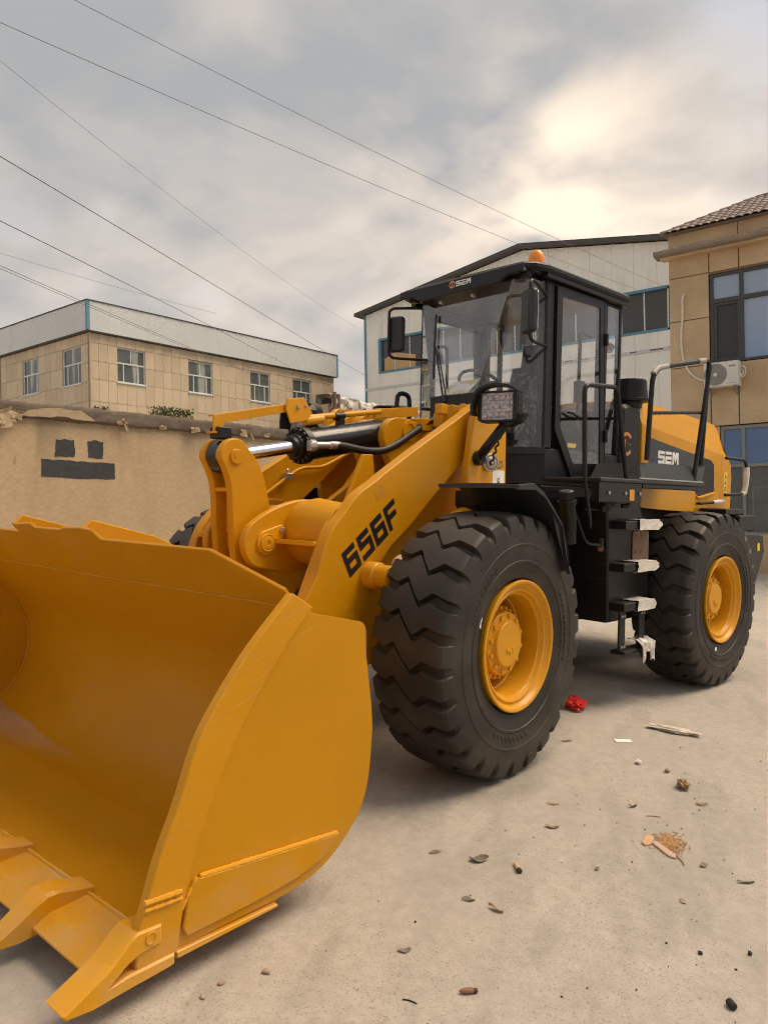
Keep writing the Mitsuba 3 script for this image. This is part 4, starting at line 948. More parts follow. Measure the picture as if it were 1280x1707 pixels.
# ---------------------------------------------------------------- rear frame, platform, steps
part('rear_frame', cat([prism([(-1.30, 0.62), (-1.30, 1.25), (-2.0, 1.68), (-4.9, 1.60), (-4.9, 0.72), (-2.2, 0.55)], -0.48, 0.48, 'y', 0.01), box(-2.46, -1.48, -0.66, 0.66, 1.45, 1.705)]), 'black')
part('hitch', cat([cyl((-1.65, 0, 0.55), (-1.65, 0, 1.25), 0.14, 28), box(-1.9, -1.3, -0.25, 0.25, 0.60, 0.75), box(-1.9, -1.3, -0.25, 0.25, 1.05, 1.20)]), 'black')
for s in (1, -1):
    part('side_tank', prism([(-1.86, 0.655), (-2.50, 0.66), (-2.50, 1.20), (-2.30, 1.62), (-1.80, 1.62), (-1.84, 1.2)], *sorted((s * 0.46, s * 1.04)), 'y', 0.014), 'black')
    part('tank_apron', prism([(-1.42, 0.735), (-1.84, 0.66), (-1.84, 1.66), (-1.36, 1.66)], *sorted((s * 0.44, s * 0.72)), 'y', 0.01), 'black')
    part('platform', box(-3.22, -1.47, *sorted((s * 0.70, s * 1.175)), 1.735, 1.765, 0.006), 'grey_dark')
    part('platform_edge', box(-2.10, -1.47, *sorted((s * 1.10, s * 1.165)), 1.585, 1.737, 0.006), 'black')
    part('platform_edge', box(-3.12, -2.11, *sorted((s * 1.12, s * 1.168)), 1.70, 1.737, 0.006), 'black')
    zt = 1.905
    part('battery_box', TM([(x, s * y, z) for x, y, z in ((-2.08, 1.165, 1.766), (-3.17, 1.165, 1.766), (-3.17, 0.71, 1.766), (-2.08, 0.71, 1.766), (-2.20, 1.09, zt), (-3.40, 1.09, zt + 0.02), (-3.40, 0.71, zt + 0.02), (-2.20, 0.71, zt))],
                                                   [[0, 1, 5], [0, 5, 4], [1, 2, 6], [1, 6, 5], [2, 3, 7], [2, 7, 6], [3, 0, 4], [3, 4, 7], [4, 5, 6], [4, 6, 7]]), 'grey_dark')
    if s > 0:
        zz = np.linspace(-2.05, -3.18, 90)
        part('platform_tread', tube(np.stack([zz, np.full(90, 1.17), 1.772 + 0.005 * (np.arange(90) % 2)], 1), 0.006, 6), 'steel')
    for i, (x0, x1, z) in enumerate(((-1.88, -2.45, 1.416), (-1.87, -2.41, 1.09), (-1.89, -2.38, 0.784))):
        k = part('step', box(x1, x0, *sorted((s * 1.035, s * 1.16)), z - 0.035, z + 0.03, 0.006), 'black')
        if s > 0:
            # plastic film wrapped round the tread, torn at its far end
            th = np.linspace(0, 2 * math.pi, 24, endpoint=False)
            xs = np.linspace(x0 - 0.17, x1 - 0.03, 16)
            v = []
            for j, x in enumerate(xs):
                tp = 1.0 if j < 13 else 1.0 - 0.23 * (j - 12)
                for t in th:
                    yy = 1.10 + np.clip(0.10 * math.cos(t) * 1.3, -0.068, 0.070) * (0.7 + 0.3 * tp)
                    zz_ = z - 0.003 + np.clip(0.07 * math.sin(t) * 1.3, -0.041, 0.040) * tp
                    v.append((x + 0.010 * rng.random() - 0.06 * (j == 0) * (0.5 + 0.5 * math.cos(t)), yy + 0.007 * rng.random(), zz_ + 0.006 * rng.random()))
            f = []
            for j in range(15):
                for q_ in range(24):
                    r_ = (q_ + 1) % 24
                    f += [[j * 24 + q_, j * 24 + r_, (j + 1) * 24 + r_], [j * 24 + q_, (j + 1) * 24 + r_, (j + 1) * 24 + q_]]
            add(f'{k}__film_wrap', TM(v, f), 'wrap_white', 18, None, 'white plastic film wrapped over the step')
    for x in (-1.95, -2.26):
        k3 = part('step_strap', box(x - 0.042, x + 0.042, *sorted((s * 1.10, s * 1.115)), 0.44, 0.752, 0.004), 'hose_rubber' if x < -2.1 else 'black_sat')
        for dx, z in ((-0.02, 0.71), (0.02, 0.71), (0.02, 0.47), (-0.02, 0.47)):
            add(f'{k3}__bolt', bolt((x + dx, s * 1.115, z), (0, s, 0), 0.012), 'steel')
    kk = part('bottom_step', box(-2.38, -1.91, *sorted((s * 1.04, s * 1.16)), 0.415, 0.445, 0.005), 'black')
    if s > 0:
        v, f = [], []
        n_, m_ = 12, 9
        for i in range(n_):
            for j in range(m_):
                x = -2.12 - 0.22 * i / (n_ - 1) - 0.02 * rng.random()
                a = j / (m_ - 1)
                drop = max(0, a - 0.45) * (0.30 if i in (1, 2, 3, 7, 8, 9, 10) else 0.16)
                v.append((x, 1.05 + 0.13 * min(a * 1.6, 1) + 0.02 * rng.random(), 0.49 - drop + 0.03 * rng.random()))
        for i in range(n_ - 1):
            for j in range(m_ - 1):
                f += [[i * m_ + j, (i + 1) * m_ + j, (i + 1) * m_ + j + 1], [i * m_ + j, (i + 1) * m_ + j + 1, i * m_ + j + 1]]
        add(f'{kk}__film_wrap', TM(v, f), 'wrap_white', 18, None, 'torn white film hanging from the bottom step')
part('cover_bolt', cat([bolt((x, 1.166, 1.655), (0, 1, 0), 0.014) for x in (-1.60, -1.84, -2.06)]), 'steel')
part('amber_reflector', box(-1.975, -1.905, 1.1655, 1.171, 1.60, 1.685, 0.002), 'reflector_amber')
part('level_gauge', cat([box(-1.845, -1.835, 0.955, 1.000, 1.205, 1.45, 0.003), ]), 'steel', label='upright sight gauge on the side tank')
part('level_gauge_tube', box(-1.8345, -1.830, 0.968, 0.987, 1.235, 1.42, 0.001), 'black')
part('filler_neck', cat([tube(fillet([(-1.45, 0.93, 1.28), (-1.42, 0.95, 1.45), (-1.375, 0.96, 1.60)], 0.08), 0.060, 20), lathe([(0, 0.072), (0.03, 0.074), (0.034, 0.060)], (-1.385, 0.957, 1.565), (0.25, 0.05, 1), 28)]), 'black')
part('filler_cap', cat([lathe([(0, 0.058), (0.03, 0.060), (0.06, 0.056), (0.068, 0.045)], (-1.375, 0.96, 1.60), (0.2, 0.05, 1), 24)]), 'black_sat')
part('tank_pipe', cat([tube(fillet([(-1.50, 0.90, 1.60), (-1.53, 0.96, 1.45), (-1.58, 1.00, 1.27), (-1.80, 1.00, 1.255)], 0.1), 0.011, 8), tube(fillet([(-1.55, 1.0, 1.53), (-1.80, 1.06, 1.53)], 0.05), 0.010, 8), cyl((-1.80, 1.0, 1.255), (-1.80, 1.0, 1.31), 0.022, 8), cyl((-1.70, 1.07, 1.51), (-1.70, 1.07, 1.56), 0.02, 8)]), 'black_sat')
part('access_cover', cat([prism(rrect(-2.46, -2.20, 1.02, 1.36, 0.03), 1.041, 1.052, 'y', 0.003)] + [bolt((x, 1.052, z), (0, 1, 0), 0.010, 0.008) for x in (-2.24, -2.33) for z in (1.06, 1.19, 1.32)]), 'rust')
# rails
rail = lambda pts, r=0.018, fr_=0.07: tube(fillet(pts, fr_), r, 12)
part('entry_rail', rail([(-1.38, 1.10, 1.77), (-1.345, 1.10, 2.42), (-1.80, 1.10, 2.455), (-2.00, 1.115, 1.56), (-1.95, 1.08, 1.56)], 0.0175), 'black', label='looped handrail in front of the cab door')
part('entry_rail', rail([(-1.38, 1.10, 1.77), (-1.40, 1.14, 1.45), (-1.47, 1.10, 1.40)], 0.013), 'black')
part('entry_rail', rail([(-1.38, -1.10, 1.77), (-1.345, -1.10, 2.42), (-1.80, -1.10, 2.455), (-2.00, -1.115, 1.56)], 0.0175), 'black')
part('far_rail', rail([(-1.31, -0.60, 2.26), (-1.30, -0.60, 2.48), (-1.16, -0.60, 2.485), (-1.14, -0.60, 2.26)], 0.020, 0.06), 'black')
for s in (1, -1):
    k = part('platform_rail', cat([rail([(-2.29, s * 1.10, 1.93), (-2.35, s * 1.10, 2.60), (-2.46, s * 1.10, 2.69), (-3.36, s * 1.10, 2.875), (-3.42, s * 1.10, 2.83), (-3.06, s * 1.14, 1.77)], 0.020, 0.06), rail([(-3.40, s * 1.10, 2.87), (-3.31, s * 1.09, 1.93)], 0.020), rail([(-2.335, s * 1.10, 2.31), (-3.33, s * 1.10, 2.405)], 0.015)]), 'black', label='black guard rail over the side platform' if s > 0 else None)
    if s > 0:
        for seg in [tube([(-2.36, 1.10, 2.625), (-2.40, 1.10, 2.66), (-2.46, 1.10, 2.688), (-2.60, 1.10, 2.72)], 0.0225 + 0.002 * nr.random(4), 12), tube([(-3.17, 1.10, 2.837), (-3.31, 1.10, 2.865)], 0.023, 12)]:
            add(f'{k}__film_wrap', seg, 'tape_grey', 30)
part('rear_rail', rail([(-4.62, 0.78, 2.07), (-4.90, 0.86, 2.06), (-4.95, 0.87, 1.98), (-4.92, 0.87, 1.76), (-4.88, 0.86, 1.70), (-4.62, 0.78, 1.685)], 0.017, 0.06), 'black')
part('rear_rail_wrap', tube([(-4.95, 0.871, 1.985), (-4.935, 0.872, 1.90), (-4.925, 0.872, 1.80), (-4.90, 0.866, 1.715), (-4.86, 0.855, 1.70)], 0.023 + 0.008 * nr.random(5), 12), 'wrap_white', 25)
part('rear_rail', rail([(-4.62, -0.78, 2.07), (-4.90, -0.86, 2.06), (-4.95, -0.87, 1.98), (-4.92, -0.87, 1.76), (-4.62, -0.78, 1.685)], 0.017, 0.06), 'black')

# ---------------------------------------------------------------- engine hood
HD = f'{LD}__hood'
note(HD, 'yellow engine hood with sloping roof and black side panel')
secs = [(-2.965, 0.700, 2.300, 0.625, 2.505), (-2.99, 0.706, 2.302, 0.630, 2.510), (-3.40, 0.706, 2.262, 0.628, 2.500), (-4.00, 0.706, 2.200, 0.624, 2.475), (-4.45, 0.704, 2.150, 0.618, 2.450), (-4.705, 0.702, 2.120, 0.612, 2.430)]
rear = [(-4.715, 0.700, 2.118, 0.608, 2.425), (-4.80, 0.698, 2.105, 0.600, 2.385), (-4.92, 0.690, 2.070, 0.585, 2.270), (-5.00, 0.680, 2.02, 0.575, 2.13), (-5.03, 0.676, 1.90, 0.57, 1.96)]


def hood_mesh(ss, zb0, zb1):
    v, f = [], []
    for i, (x, y1, zc, y2, zt) in enumerate(ss):
        t = i / (len(ss) - 1)
        zb = zb0 + (zb1 - zb0) * t
        half = [(y1, zb), (y1, zc - 0.02), (y1 - 0.004, zc), (y1 - 0.012, zc + 0.02), (y2 + 0.010, zt - 0.018), (y2, zt - 0.004), (y2 - 0.02, zt + 0.004), (0, zt + 0.03)]
        v += [(x, y, z) for y, z in half] + [(x, -y, z) for y, z in half[-2::-1]]
    n = 15
    for k in range(len(ss) - 1):
        for i in range(n - 1):
            f += [[k * n + i, (k + 1) * n + i, (k + 1) * n + i + 1], [k * n + i, (k + 1) * n + i + 1, k * n + i + 1]]
    for i in range(1, n - 1):
        f += [[0, i, i + 1], [(len(ss) - 1) * n, (len(ss) - 1) * n + i + 1, (len(ss) - 1) * n + i]]
    return TM(v, f)


add(f'{HD}__shell', hood_mesh(secs, 1.56, 1.47), 'yellow_light', 22)
add(f'{HD}__tail', hood_mesh(rear, 1.47, 1.50), 'yellow_light', 22)
for s in (1, -1):
    a, b = sorted((s * 0.700, s * 0.7095))
    add(f'{HD}__side_panel', prism([(-3.09, 2.185), (-3.80, 2.105), (-4.06, 2.080), (-4.06, 1.72), (-3.09, 1.72)], a, b, 'y', 0.003), 'gloss_black', 30)
    add(f'{HD}__side_opening', prism([(-4.075, 2.077), (-4.42, 2.040), (-4.50, 2.00), (-4.515, 1.735), (-4.49, 1.715), (-4.15, 1.66), (-4.075, 1.70)], a, b - s * 0 if s > 0 else b, 'y', 0.003), 'black_print', 30)
    add(f'{HD}__opening_rim', cat([tube([(-4.10, s * 0.708, 1.655), (-4.16, s * 0.712, 1.648), (-4.50, s * 0.712, 1.70), (-4.52, s * 0.708, 1.74)], 0.016, 8)]), 'yellow_light', 30)
    add(f'{HD}__latch', cat([cyl((-4.10, s * 0.745, 1.590), (-4.42, s * 0.75, 1.605), 0.014, 10), cyl((-4.12, s * 0.70, 1.59), (-4.12, s * 0.745, 1.59), 0.012, 8)]), 'black', 30)
    add(f'{HD}__latch_film', tube([(-4.40, s * 0.75, 1.604), (-4.52, s * 0.755, 1.612), (-4.68, s * 0.75, 1.622)], [0.02, 0.024, 0.017], 10), 'wrap_white', 30)
    add(f'{HD}__warning_label', box(-4.86, -4.775, *sorted((s * 0.695, s * 0.7005)), 1.70, 1.93, 0), 'label_yellow', 30)
    add(f'{HD}__warning_mark', cat([place_flat(flat_mesh(Polygon([(-0.02, -0.017), (0.02, -0.017), (0, 0.02)]).difference(Polygon([(-0.010, -0.010), (0.010, -0.010), (0, 0.008)])), 0.001), (-4.818, s * 0.7008, z), (-1, 0, 0), (0, 0, 1)) for z in (1.885, 1.82)] + [box(-4.845, -4.80, *sorted((s * 0.7007, s * 0.7015)), z, z + 0.006, 0) for z in (1.735, 1.75, 1.765)]), 'black_print', False)
sx = text_shape('SEM', 0.92, 0.13, 0.24, 0.0)
add(f'{HD}__lettering', place_flat(flat_mesh(sx, 0.0012), (-3.265, 0.7105, 1.955), (-0.137, 0, 0.0), (0, 0, 0.118)), 'white_print', False, label='white SEM lettering on the hood side')
add(f'{HD}__letter_stripe', place_flat(flat_mesh(Polygon([(0, 0), (0.09, 0), (0.05, 0.06), (0.03, 0.02)]), 0.0012), (-3.13, 0.7105, 1.95), (-1, 0, 0), (0, 0, 1)), P((0.04, 0.05, 0.16), 0.5), False)
add(f'{LD}__grille', cat([box(-5.065, -5.02, -0.52, 0.52, 1.52, 2.0, 0.01)]), 'black')
# black body between cab and hood, with the maker's ring
part('air_tank', prism([(-2.64, 1.77), (-2.64, 2.40), (-2.70, 2.45), (-2.90, 2.46), (-2.97, 2.42), (-2.97, 1.77)], -0.69, 0.69, 'y', 0.03), 'black_sat', 35)
em = LineString(arc(0, 0, 0.085, 38, 322, 30)).buffer(0.014, cap_style=2).union(LineString([(-0.032, 0.036), (-0.032, -0.036)]).buffer(0.011, cap_style=2)).union(LineString([(0.036, 0.0), (0.075, 0.0)]).buffer(0.003, cap_style=2))
part('tank_emblem', place_flat(flat_mesh(em, 0.0012), (-2.72, 0.6905, 2.10), (-1, 0, 0), (0, 0, 1.05)), 'orange_print', False, label='orange ring emblem on the black tank')
part('air_precleaner', cat([lathe([(0, 0.10), (0.05, 0.10), (0.052, 0.158), (0.075, 0.162), (0.08, 0.150), (0.235, 0.136), (0.25, 0.128), (0.252, 0.10)], (-2.93, 0.60, 2.44), (0, 0, 1), 40), cyl((-2.93, 0.60, 2.3), (-2.93, 0.60, 2.46), 0.08, 24)]), 'black', 35, label='black air pre-cleaner cap behind the cab')
part('exhaust', cat([cyl((-3.6, -0.35, 2.45), (-3.6, -0.35, 2.85), 0.06, 20)]), 'black')
part('counterweight', cat([prism([(-4.15, 1.325), (-4.96, 1.285), (-5.02, 1.10), (-4.80, 0.77), (-4.15, 0.77)], -1.05, 1.05, 'y', 0.02)]), 'grey_dark', 30)
part('counterweight_reflector', box(-4.86, -4.80, 1.0495, 1.056, 1.11, 1.19, 0.002), 'label_yellow')
for s in (1, -1):
    part('tail_box', box(-4.83, -4.40, *sorted((s * 0.72, s * 1.02)), 1.322, 1.48, 0.01), 'black_sat')
    part('tail_box', box(-4.62, -4.16, *sorted((s * 0.72, s * 0.98)), 1.482, 1.545, 0.01), 'black')

# ================================================================ BUILDINGS AND WALL (plumb, laid out along their own facades)
def facade(P, d, out):
    P, d, out = np.asarray(P, float), np.asarray(d, float), np.asarray(out, float)
    M = np.eye(4)
    M[:3, 0] = d[0] * RG + d[1] * F0
    M[:3, 1] = out[0] * RG + out[1] * F0
    M[:3, 2] = G
    M[:3, 3] = CAM + P[0] * RG + P[1] * F0
    return M


def onto(M, m):
    v = np.asarray(m.vertices) @ M[:3, :3].T + M[:3, 3]
    f = np.asarray(m.faces)
    return TM(v, f[:, ::-1] if np.linalg.det(M[:3, :3]) < 0 else f)


def cut(cells, holes):
    """columns/rows grid minus holes; cells: list of (t0,t1,h0,h1)."""
    return [c for c in cells if not any(c[0] > h[0] - 0.03 and c[1] < h[1] + 0.03 and c[2] > h[2] - 0.03 and c[3] < h[3] + 0.03 for h in holes)]


PLY = {}


def slab(key, M, t0, t1, o0, o1, h0, h1, mat, bev=0.006, **k):
    """a box on a facade; equal sizes share one file."""
    sz = (id(M), round(t1 - t0, 3), round(o1 - o0, 3), round(h1 - h0, 3), mat, bev)
    if sz not in PLY:
        b = box(0, t1 - t0, 0, o1 - o0, 0, h1 - h0, bev)
        m = onto(M, b)
        m.vertices -= M[:3, 3]
        PLY[sz] = mikit.ply(m, mat, smooth=30)
    p = M[:3, :3] @ np.array([t0, o0, h0]) + M[:3, 3]
    key = free(key)
    scene[key] = {**PLY[sz], 'to_world': T4().translate(p.tolist())}
    note(key, **k)
    return key


# ---------------------------------------------------------------- tiled building on the left
LB = thing('tiled_building', 'tan tile clad building with a pale metal parapet behind the boundary wall', 'building')
dA = np.array([0.62007649, 0.78454136])
MR = facade((-11.53678, 30.0), dA, (dA[1], -dA[0]))
ML = facade((-11.53678, 30.0), (-dA[1], dA[0]), (-dA[0], -dA[1]))
IN = 0.17
core = onto(MR, box(IN + 0.2, 14.6, -12, -IN - 0.20, -4, 7.6, 0))
add(f'{LB}__core', core, 'tile_joint', False)
add(f'{LB}__corner_backing', onto(MR, box(IN - 0.004, IN + 0.12, -IN - 0.12, -IN - 0.018, -4, 7.4, 0)), 'tile_joint', False)
add(f'{LB}__soffit', onto(MR, box(0.02, 14.7, -12, -0.02, 7.36, 7.42, 0)), 'roof_grey', False)
for M, wins, T1 in ((MR, [(1.40, 2.73, 5.52, 6.95), (4.95, 6.30, 5.51, 6.93), (8.60, 9.88, 5.51, 6.94), (11.47, 12.82, 5.51, 6.93)], 14.6), (ML, [(0.80, 2.25, 5.40, 6.91), (4.14, 5.60, 5.40, 6.91)], 7.6)):
    cols, x = [], 0.155 if M is MR else 0.10
    for w0, w1 in [(w[0], w[1]) for w in wins] + [(T1, T1)]:
        n = max(1, round((w0 - x) / 0.455))
        cols += [(x + (w0 - x) * i / n, x + (w0 - x) * (i + 1) / n) for i in range(n)]
        if w1 > w0:
            cols += [(w0 + (w1 - w0) * i / 3, w0 + (w1 - w0) * (i + 1) / 3) for i in range(3)]
        x = w1
    zw = (wins[0][2], wins[0][3])
    rows = [(7.35, zw[1] + 0.015), (zw[1] + 0.015, (zw[0] + zw[1]) / 2), ((zw[0] + zw[1]) / 2, zw[0] - 0.01), (zw[0] - 0.01, 4.62), (4.62, 3.72)]
    for c0, c1 in cols:
        for r1, r0 in rows:
            if any(c0 > w[0] - 0.05 and c1 < w[1] + 0.05 for w in wins) and r0 > zw[0] - 0.1 and r1 < zw[1] + 0.1:
                continue
            if M is ML and c0 > 6.3 and r0 < 4:
                continue
            slab(f'{LB}__wall_tile', M, c0 + 0.006, c1 - 0.006, -IN - 0.017, -IN + rng.choice((0, 0.002)), r0 + 0.006, r1 - 0.006, rng.choice(('facing_tile', 'facing_tile_001')), 0.006)
    slab(f'{LB}__lower_wall', M, 0.16, T1, -IN - 0.016, -IN - 0.004, -4, 3.71, 'facing_tile', 0)
    for i, (w0, w1, h0, h1) in enumerate(wins):
        k = free(f'{LB}__window')
        note(k, None)
        b = onto(M, box(w0, w1, -IN - 0.16, -IN - 0.13, h0, h1, 0))
        add(k, b, 'pane_dark', False)
        hm = h0 + (h1 - h0) * 0.56
        add(f'{k}__frame', cat([onto(M, box(a0, a1, -IN - 0.12, -IN - 0.06, b0, b1, 0.004)) for a0, a1, b0, b1 in
                               ((w0, w0 + 0.04, h0, h1), (w1 - 0.04, w1, h0, h1), (w0 + 0.04, w1 - 0.04, h0, h0 + 0.05), (w0 + 0.04, w1 - 0.04, h1 - 0.04, h1), (w0 + 0.04, w1 - 0.04, hm - 0.03, hm + 0.03), ((w0 + w1) / 2 - 0.02, (w0 + w1) / 2 + 0.02, hm + 0.03, h1 - 0.04), (w0 + 0.30, w0 + 0.345, h0 + 0.05, hm - 0.03), (w1 - 0.345, w1 - 0.30, h0 + 0.05, hm - 0.03))]), 'frame_white', 30)
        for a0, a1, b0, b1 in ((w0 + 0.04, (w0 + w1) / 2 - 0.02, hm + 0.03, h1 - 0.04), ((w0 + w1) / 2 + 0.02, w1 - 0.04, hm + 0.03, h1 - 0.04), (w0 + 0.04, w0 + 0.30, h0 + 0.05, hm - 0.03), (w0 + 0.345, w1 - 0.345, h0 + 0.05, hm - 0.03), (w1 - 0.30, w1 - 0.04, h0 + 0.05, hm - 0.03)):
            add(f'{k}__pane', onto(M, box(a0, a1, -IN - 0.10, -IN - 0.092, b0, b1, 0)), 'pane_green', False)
        add(f'{k}__reveal', cat([onto(M, box(a0, a1, -IN - 0.19, -IN - 0.004, b0, b1, 0)) for a0, a1, b0, b1 in ((w0 - 0.012, w0, h0, h1), (w1, w1 + 0.012, h0, h1), (w0, w1, h1, h1 + 0.012))]), 'facing_tile_001', False)
        add(f'{k}__sill', onto(M, box(w0 - 0.03, w1 + 0.03, -IN - 0.06, -IN + 0.05, h0 - 0.05, h0 - 0.004, 0.006)), 'frame_white', 30)
for M, T1 in ((MR, 14.73), (ML, 8.0)):
    n = round(T1 / 0.92)
    for i in range(n):
        a, b = 0.05 + (T1 - 0.05) * i / n, 0.05 + (T1 - 0.05) * (i + 1) / n
        slab(f'{LB}__parapet_sheet', M, a + 0.001, b - 0.001, -0.04, 0.004 * (i % 2), 7.40, 8.56, 'metal_sheet', 0)
    add(f'{LB}__parapet_cap', onto(M, box(-0.02, T1 + 0.03, -0.10, 0.035, 8.56, 8.61, 0.005)), 'roof_grey', 30)
    add(f'{LB}__parapet_drip', onto(M, box(0.0, T1, -0.06, 0.02, 7.365, 7.40, 0.004)), 'roof_grey', 30)
add(f'{LB}__corner_trim', onto(MR, box(-0.03, 0.10, -0.10, 0.012, 7.41, 8.555, 0.004)), 'blue_trim', 30)
add(f'{LB}__corner_trim', onto(MR, box(14.66, 14.78, -0.10, 0.012, 7.41, 8.555, 0.004)), 'blue_trim', 30)
add(f'{LB}__roof', onto(MR, box(0.05, 14.6, -12, -0.10, 7.9, 8.0, 0)), 'roof_grey', False)

# ---------------------------------------------------------------- white sheet-metal workshop behind
WB = thing('white_workshop', 'tall white sheet metal workshop with a low gable and blue framed windows', 'building')
dW = np.array([-0.80162335, 0.59782942])
MW = facade((11.38508, 30.0), dW, (-dW[1], dW[0]))
top = lambda t: 11.52 - 0.160 * abs(t - 6.32)
TL, TR = 15.24, -3.2
add(f'{WB}__core', onto(MW, cat([prism([(TR + 0.05, -4.5), (TL - 0.02, -4.5), (TL - 0.02, top(TL) - 0.05), (6.32, top(6.32) - 0.05), (TR + 0.05, top(TR) - 0.05)], -0.30, -14, 'y', 0)])), 'pane_dark', False)
edges = np.linspace(TR, TL, 21)
bands = [(14.36, TR, 7.08, 8.70)]
for i in range(20):
    a, b = edges[i] + 0.004, edges[i + 1] - 0.004
    for h0, h1 in ((-4.5, 6.20), (6.34, 7.0), (8.76, None)):
        if a < 0 and i < 2:
            pass
        hi = lambda t: top(t) - 0.02 if h1 is None else h1
        kmid = [6.32] if a < 6.32 < b and h1 is None else []
        poly = [(a, h0), (b, h0), (b, hi(b))] + [(t, hi(t)) for t in kmid] + [(a, hi(a))]
        add(f'{WB}__wall_sheet', onto(MW, prism(poly, -0.02 + 0.003 * (i % 2), -0.28, 'y', 0.006)), 'white_sheet', 30)
add(f'{WB}__wall_sheet', onto(MW, box(14.40, TL, -0.28, -0.018, 6.99, 8.77, 0.006)), 'white_sheet', 30)
add(f'{WB}__rail_strip', onto(MW, cat([prism([(TR, 6.20), (TL, 6.20), (TL, 6.34), (TR, 6.34)], -0.10, 0.02, 'y', 0.01)] + [box(t, t + 0.25 + 0.5 * rng.random(), 0.018, 0.024, 6.215 + 0.04 * rng.random(), 6.29 + 0.03 * rng.random(), 0) for t in np.arange(-1, 6, 0.9)])), 'metal_sheet', 30)
add(f'{WB}__rail_stain', onto(MW, cat([prism([(t + 0.1 * rng.random(), 6.25 + 0.03 * rng.random()), (t + 0.5 + 0.3 * rng.random(), 6.24 + 0.03 * rng.random()), (t + 0.6, 6.30 + 0.03 * rng.random()), (t, 6.31)], 0.021, 0.0225, 'y', 0) for t in np.arange(-0.5, 6.5, 0.75)])), 'rust', 30)
for i, (a, b) in enumerate(((14.36, 11.6), (11.5, 8.7), (8.6, 5.9), (5.8, 3.0), (2.9, 0.1), (0.0, -3.0))):
    k = free(f'{WB}__window')
    add(k, onto(MW, box(b, a, -0.26, -0.22, 7.08, 8.70, 0)), 'pane_dark', False)
    for bar in [box(b, a, -0.2, 0.01, 6.995, 7.10, 0.006), box(b, a, -0.2, 0.01, 8.66, 8.77, 0.006)] + ([box(a - 0.12, a, -0.2, 0.008, 7.10, 8.66, 0.006)] if i == 0 else []):
        add(f'{k}__frame_rail', onto(MW, bar), 'blue_trim', 30)
    for t in np.linspace(b, a, 4)[(0 if i else 0):(4 if i else 3)]:
        add(f'{k}__mullion', onto(MW, box(t - 0.025, t + 0.025, -0.16, -0.10, 7.10, 8.66, 0.004)), 'frame_white', 30)
    for t0, t1 in zip(np.linspace(b, a, 4)[:-1], np.linspace(b, a, 4)[1:]):
        add(f'{k}__pane', onto(MW, box(t0 + 0.025, t1 - 0.025, -0.14, -0.132, 7.10, 8.66, 0)), 'pane_dark', False)
add(f'{WB}__window_board', onto(MW, prism([(14.10, 7.11), (14.10, 7.72), (13.5, 8.0), (12.2, 7.72), (12.2, 7.11)], -0.130, -0.126, 'y', 0)), P((0.52, 0.36, 0.18), 0.8), 30)
roofp = []
for s, (a, b) in ((1, (6.32, TL + 0.42)), (-1, (6.32, TR - 0.3))):
    roofp.append(prism([(a, top(a) + 0.02), (b, top(b) + 0.02), (b, top(b) + 0.18), (a, top(a) + 0.20)], 0.35, -14, 'y', 0.01))
add(f'{WB}__roof', onto(MW, cat(roofp)), 'roof_grey', 30)
add(f'{WB}__corner_trim', onto(MW, box(TL - 0.10, TL + 0.03, -0.2, 0.012, -4.5, top(TL) - 0.02, 0.005)), 'blue_trim', 30)

# ---------------------------------------------------------------- tan house at the right edge
HB = thing('stone_clad_house', 'two storey tan stone clad house with a brown tile roof at the right edge', 'house')
MH = facade((8.544, 17.51), (-0.80, 0.60), (-0.60, -0.80))
sl = lambda *a, **k: slab(f'{HB}__{a[0]}', MH, *a[1:], **k)
add(f'{HB}__core', onto(MH, cat([box(-6, 1.84, -4.0, -0.30, -2.2, 6.6, 0), box(-6, 1.85, -0.30, -0.02, -2.2, -0.66, 0), box(0.95, 1.85, -0.30, -0.022, -0.66, 6.6, 0), box(-6, 0.95, -0.30, -0.022, 1.90, 3.35, 0), box(-6, 0.95, -0.30, -0.022, 5.50, 6.6, 0)])), 'stone_joint', False)
pan = []
for h0, h1 in ((-0.6, 0.7), (0.72, 1.88), (1.90, 3.355), (3.375, 4.485), (4.505, 5.54), (5.56, 6.05)):
    pan.append((0.945 if h0 > 1.8 else 0.75, 1.86, h0, h1))
for a, b in ((0.33, 0.925), (-0.9, 0.31), (-2.4, -0.92), (-4, -2.42)):
    pan.append((a, b, 1.90, 3.345))
for a, b in ((0.29, 0.925), (-0.6, 0.27), (-2.0, -0.62), (-4, -2.02)):
    pan.append((a, b, 5.55, 6.05))
for a, b, h0, h1 in pan:
    sl('stone_panel', a + 0.006, b - 0.006, -0.022, 0.0, h0, h1, 'stone_panel', 0.006)
for a, b in ((0.3, 1.86), (-1.2, 0.28), (-2.8, -1.22), (-4.4, -2.82)):
    sl('base_panel', a + 0.004, b - 0.004, -0.02, 0.005, -2.2, -0.66, 'stone_panel', 0.006)
    sl('frieze_panel', a, b, -0.02, 0.0, 6.2, 6.60, 'stone_panel', 0.0)
for h0, h1 in ((-2.2, 1.0), (1.02, 3.35), (3.37, 4.9), (4.92, 6.04), (6.2, 6.6)):
    add(f'{HB}__end_panel', onto(MH, box(1.845, 1.862, -4.0, -0.024, h0, h1, 0.004)), 'stone_panel', 30)
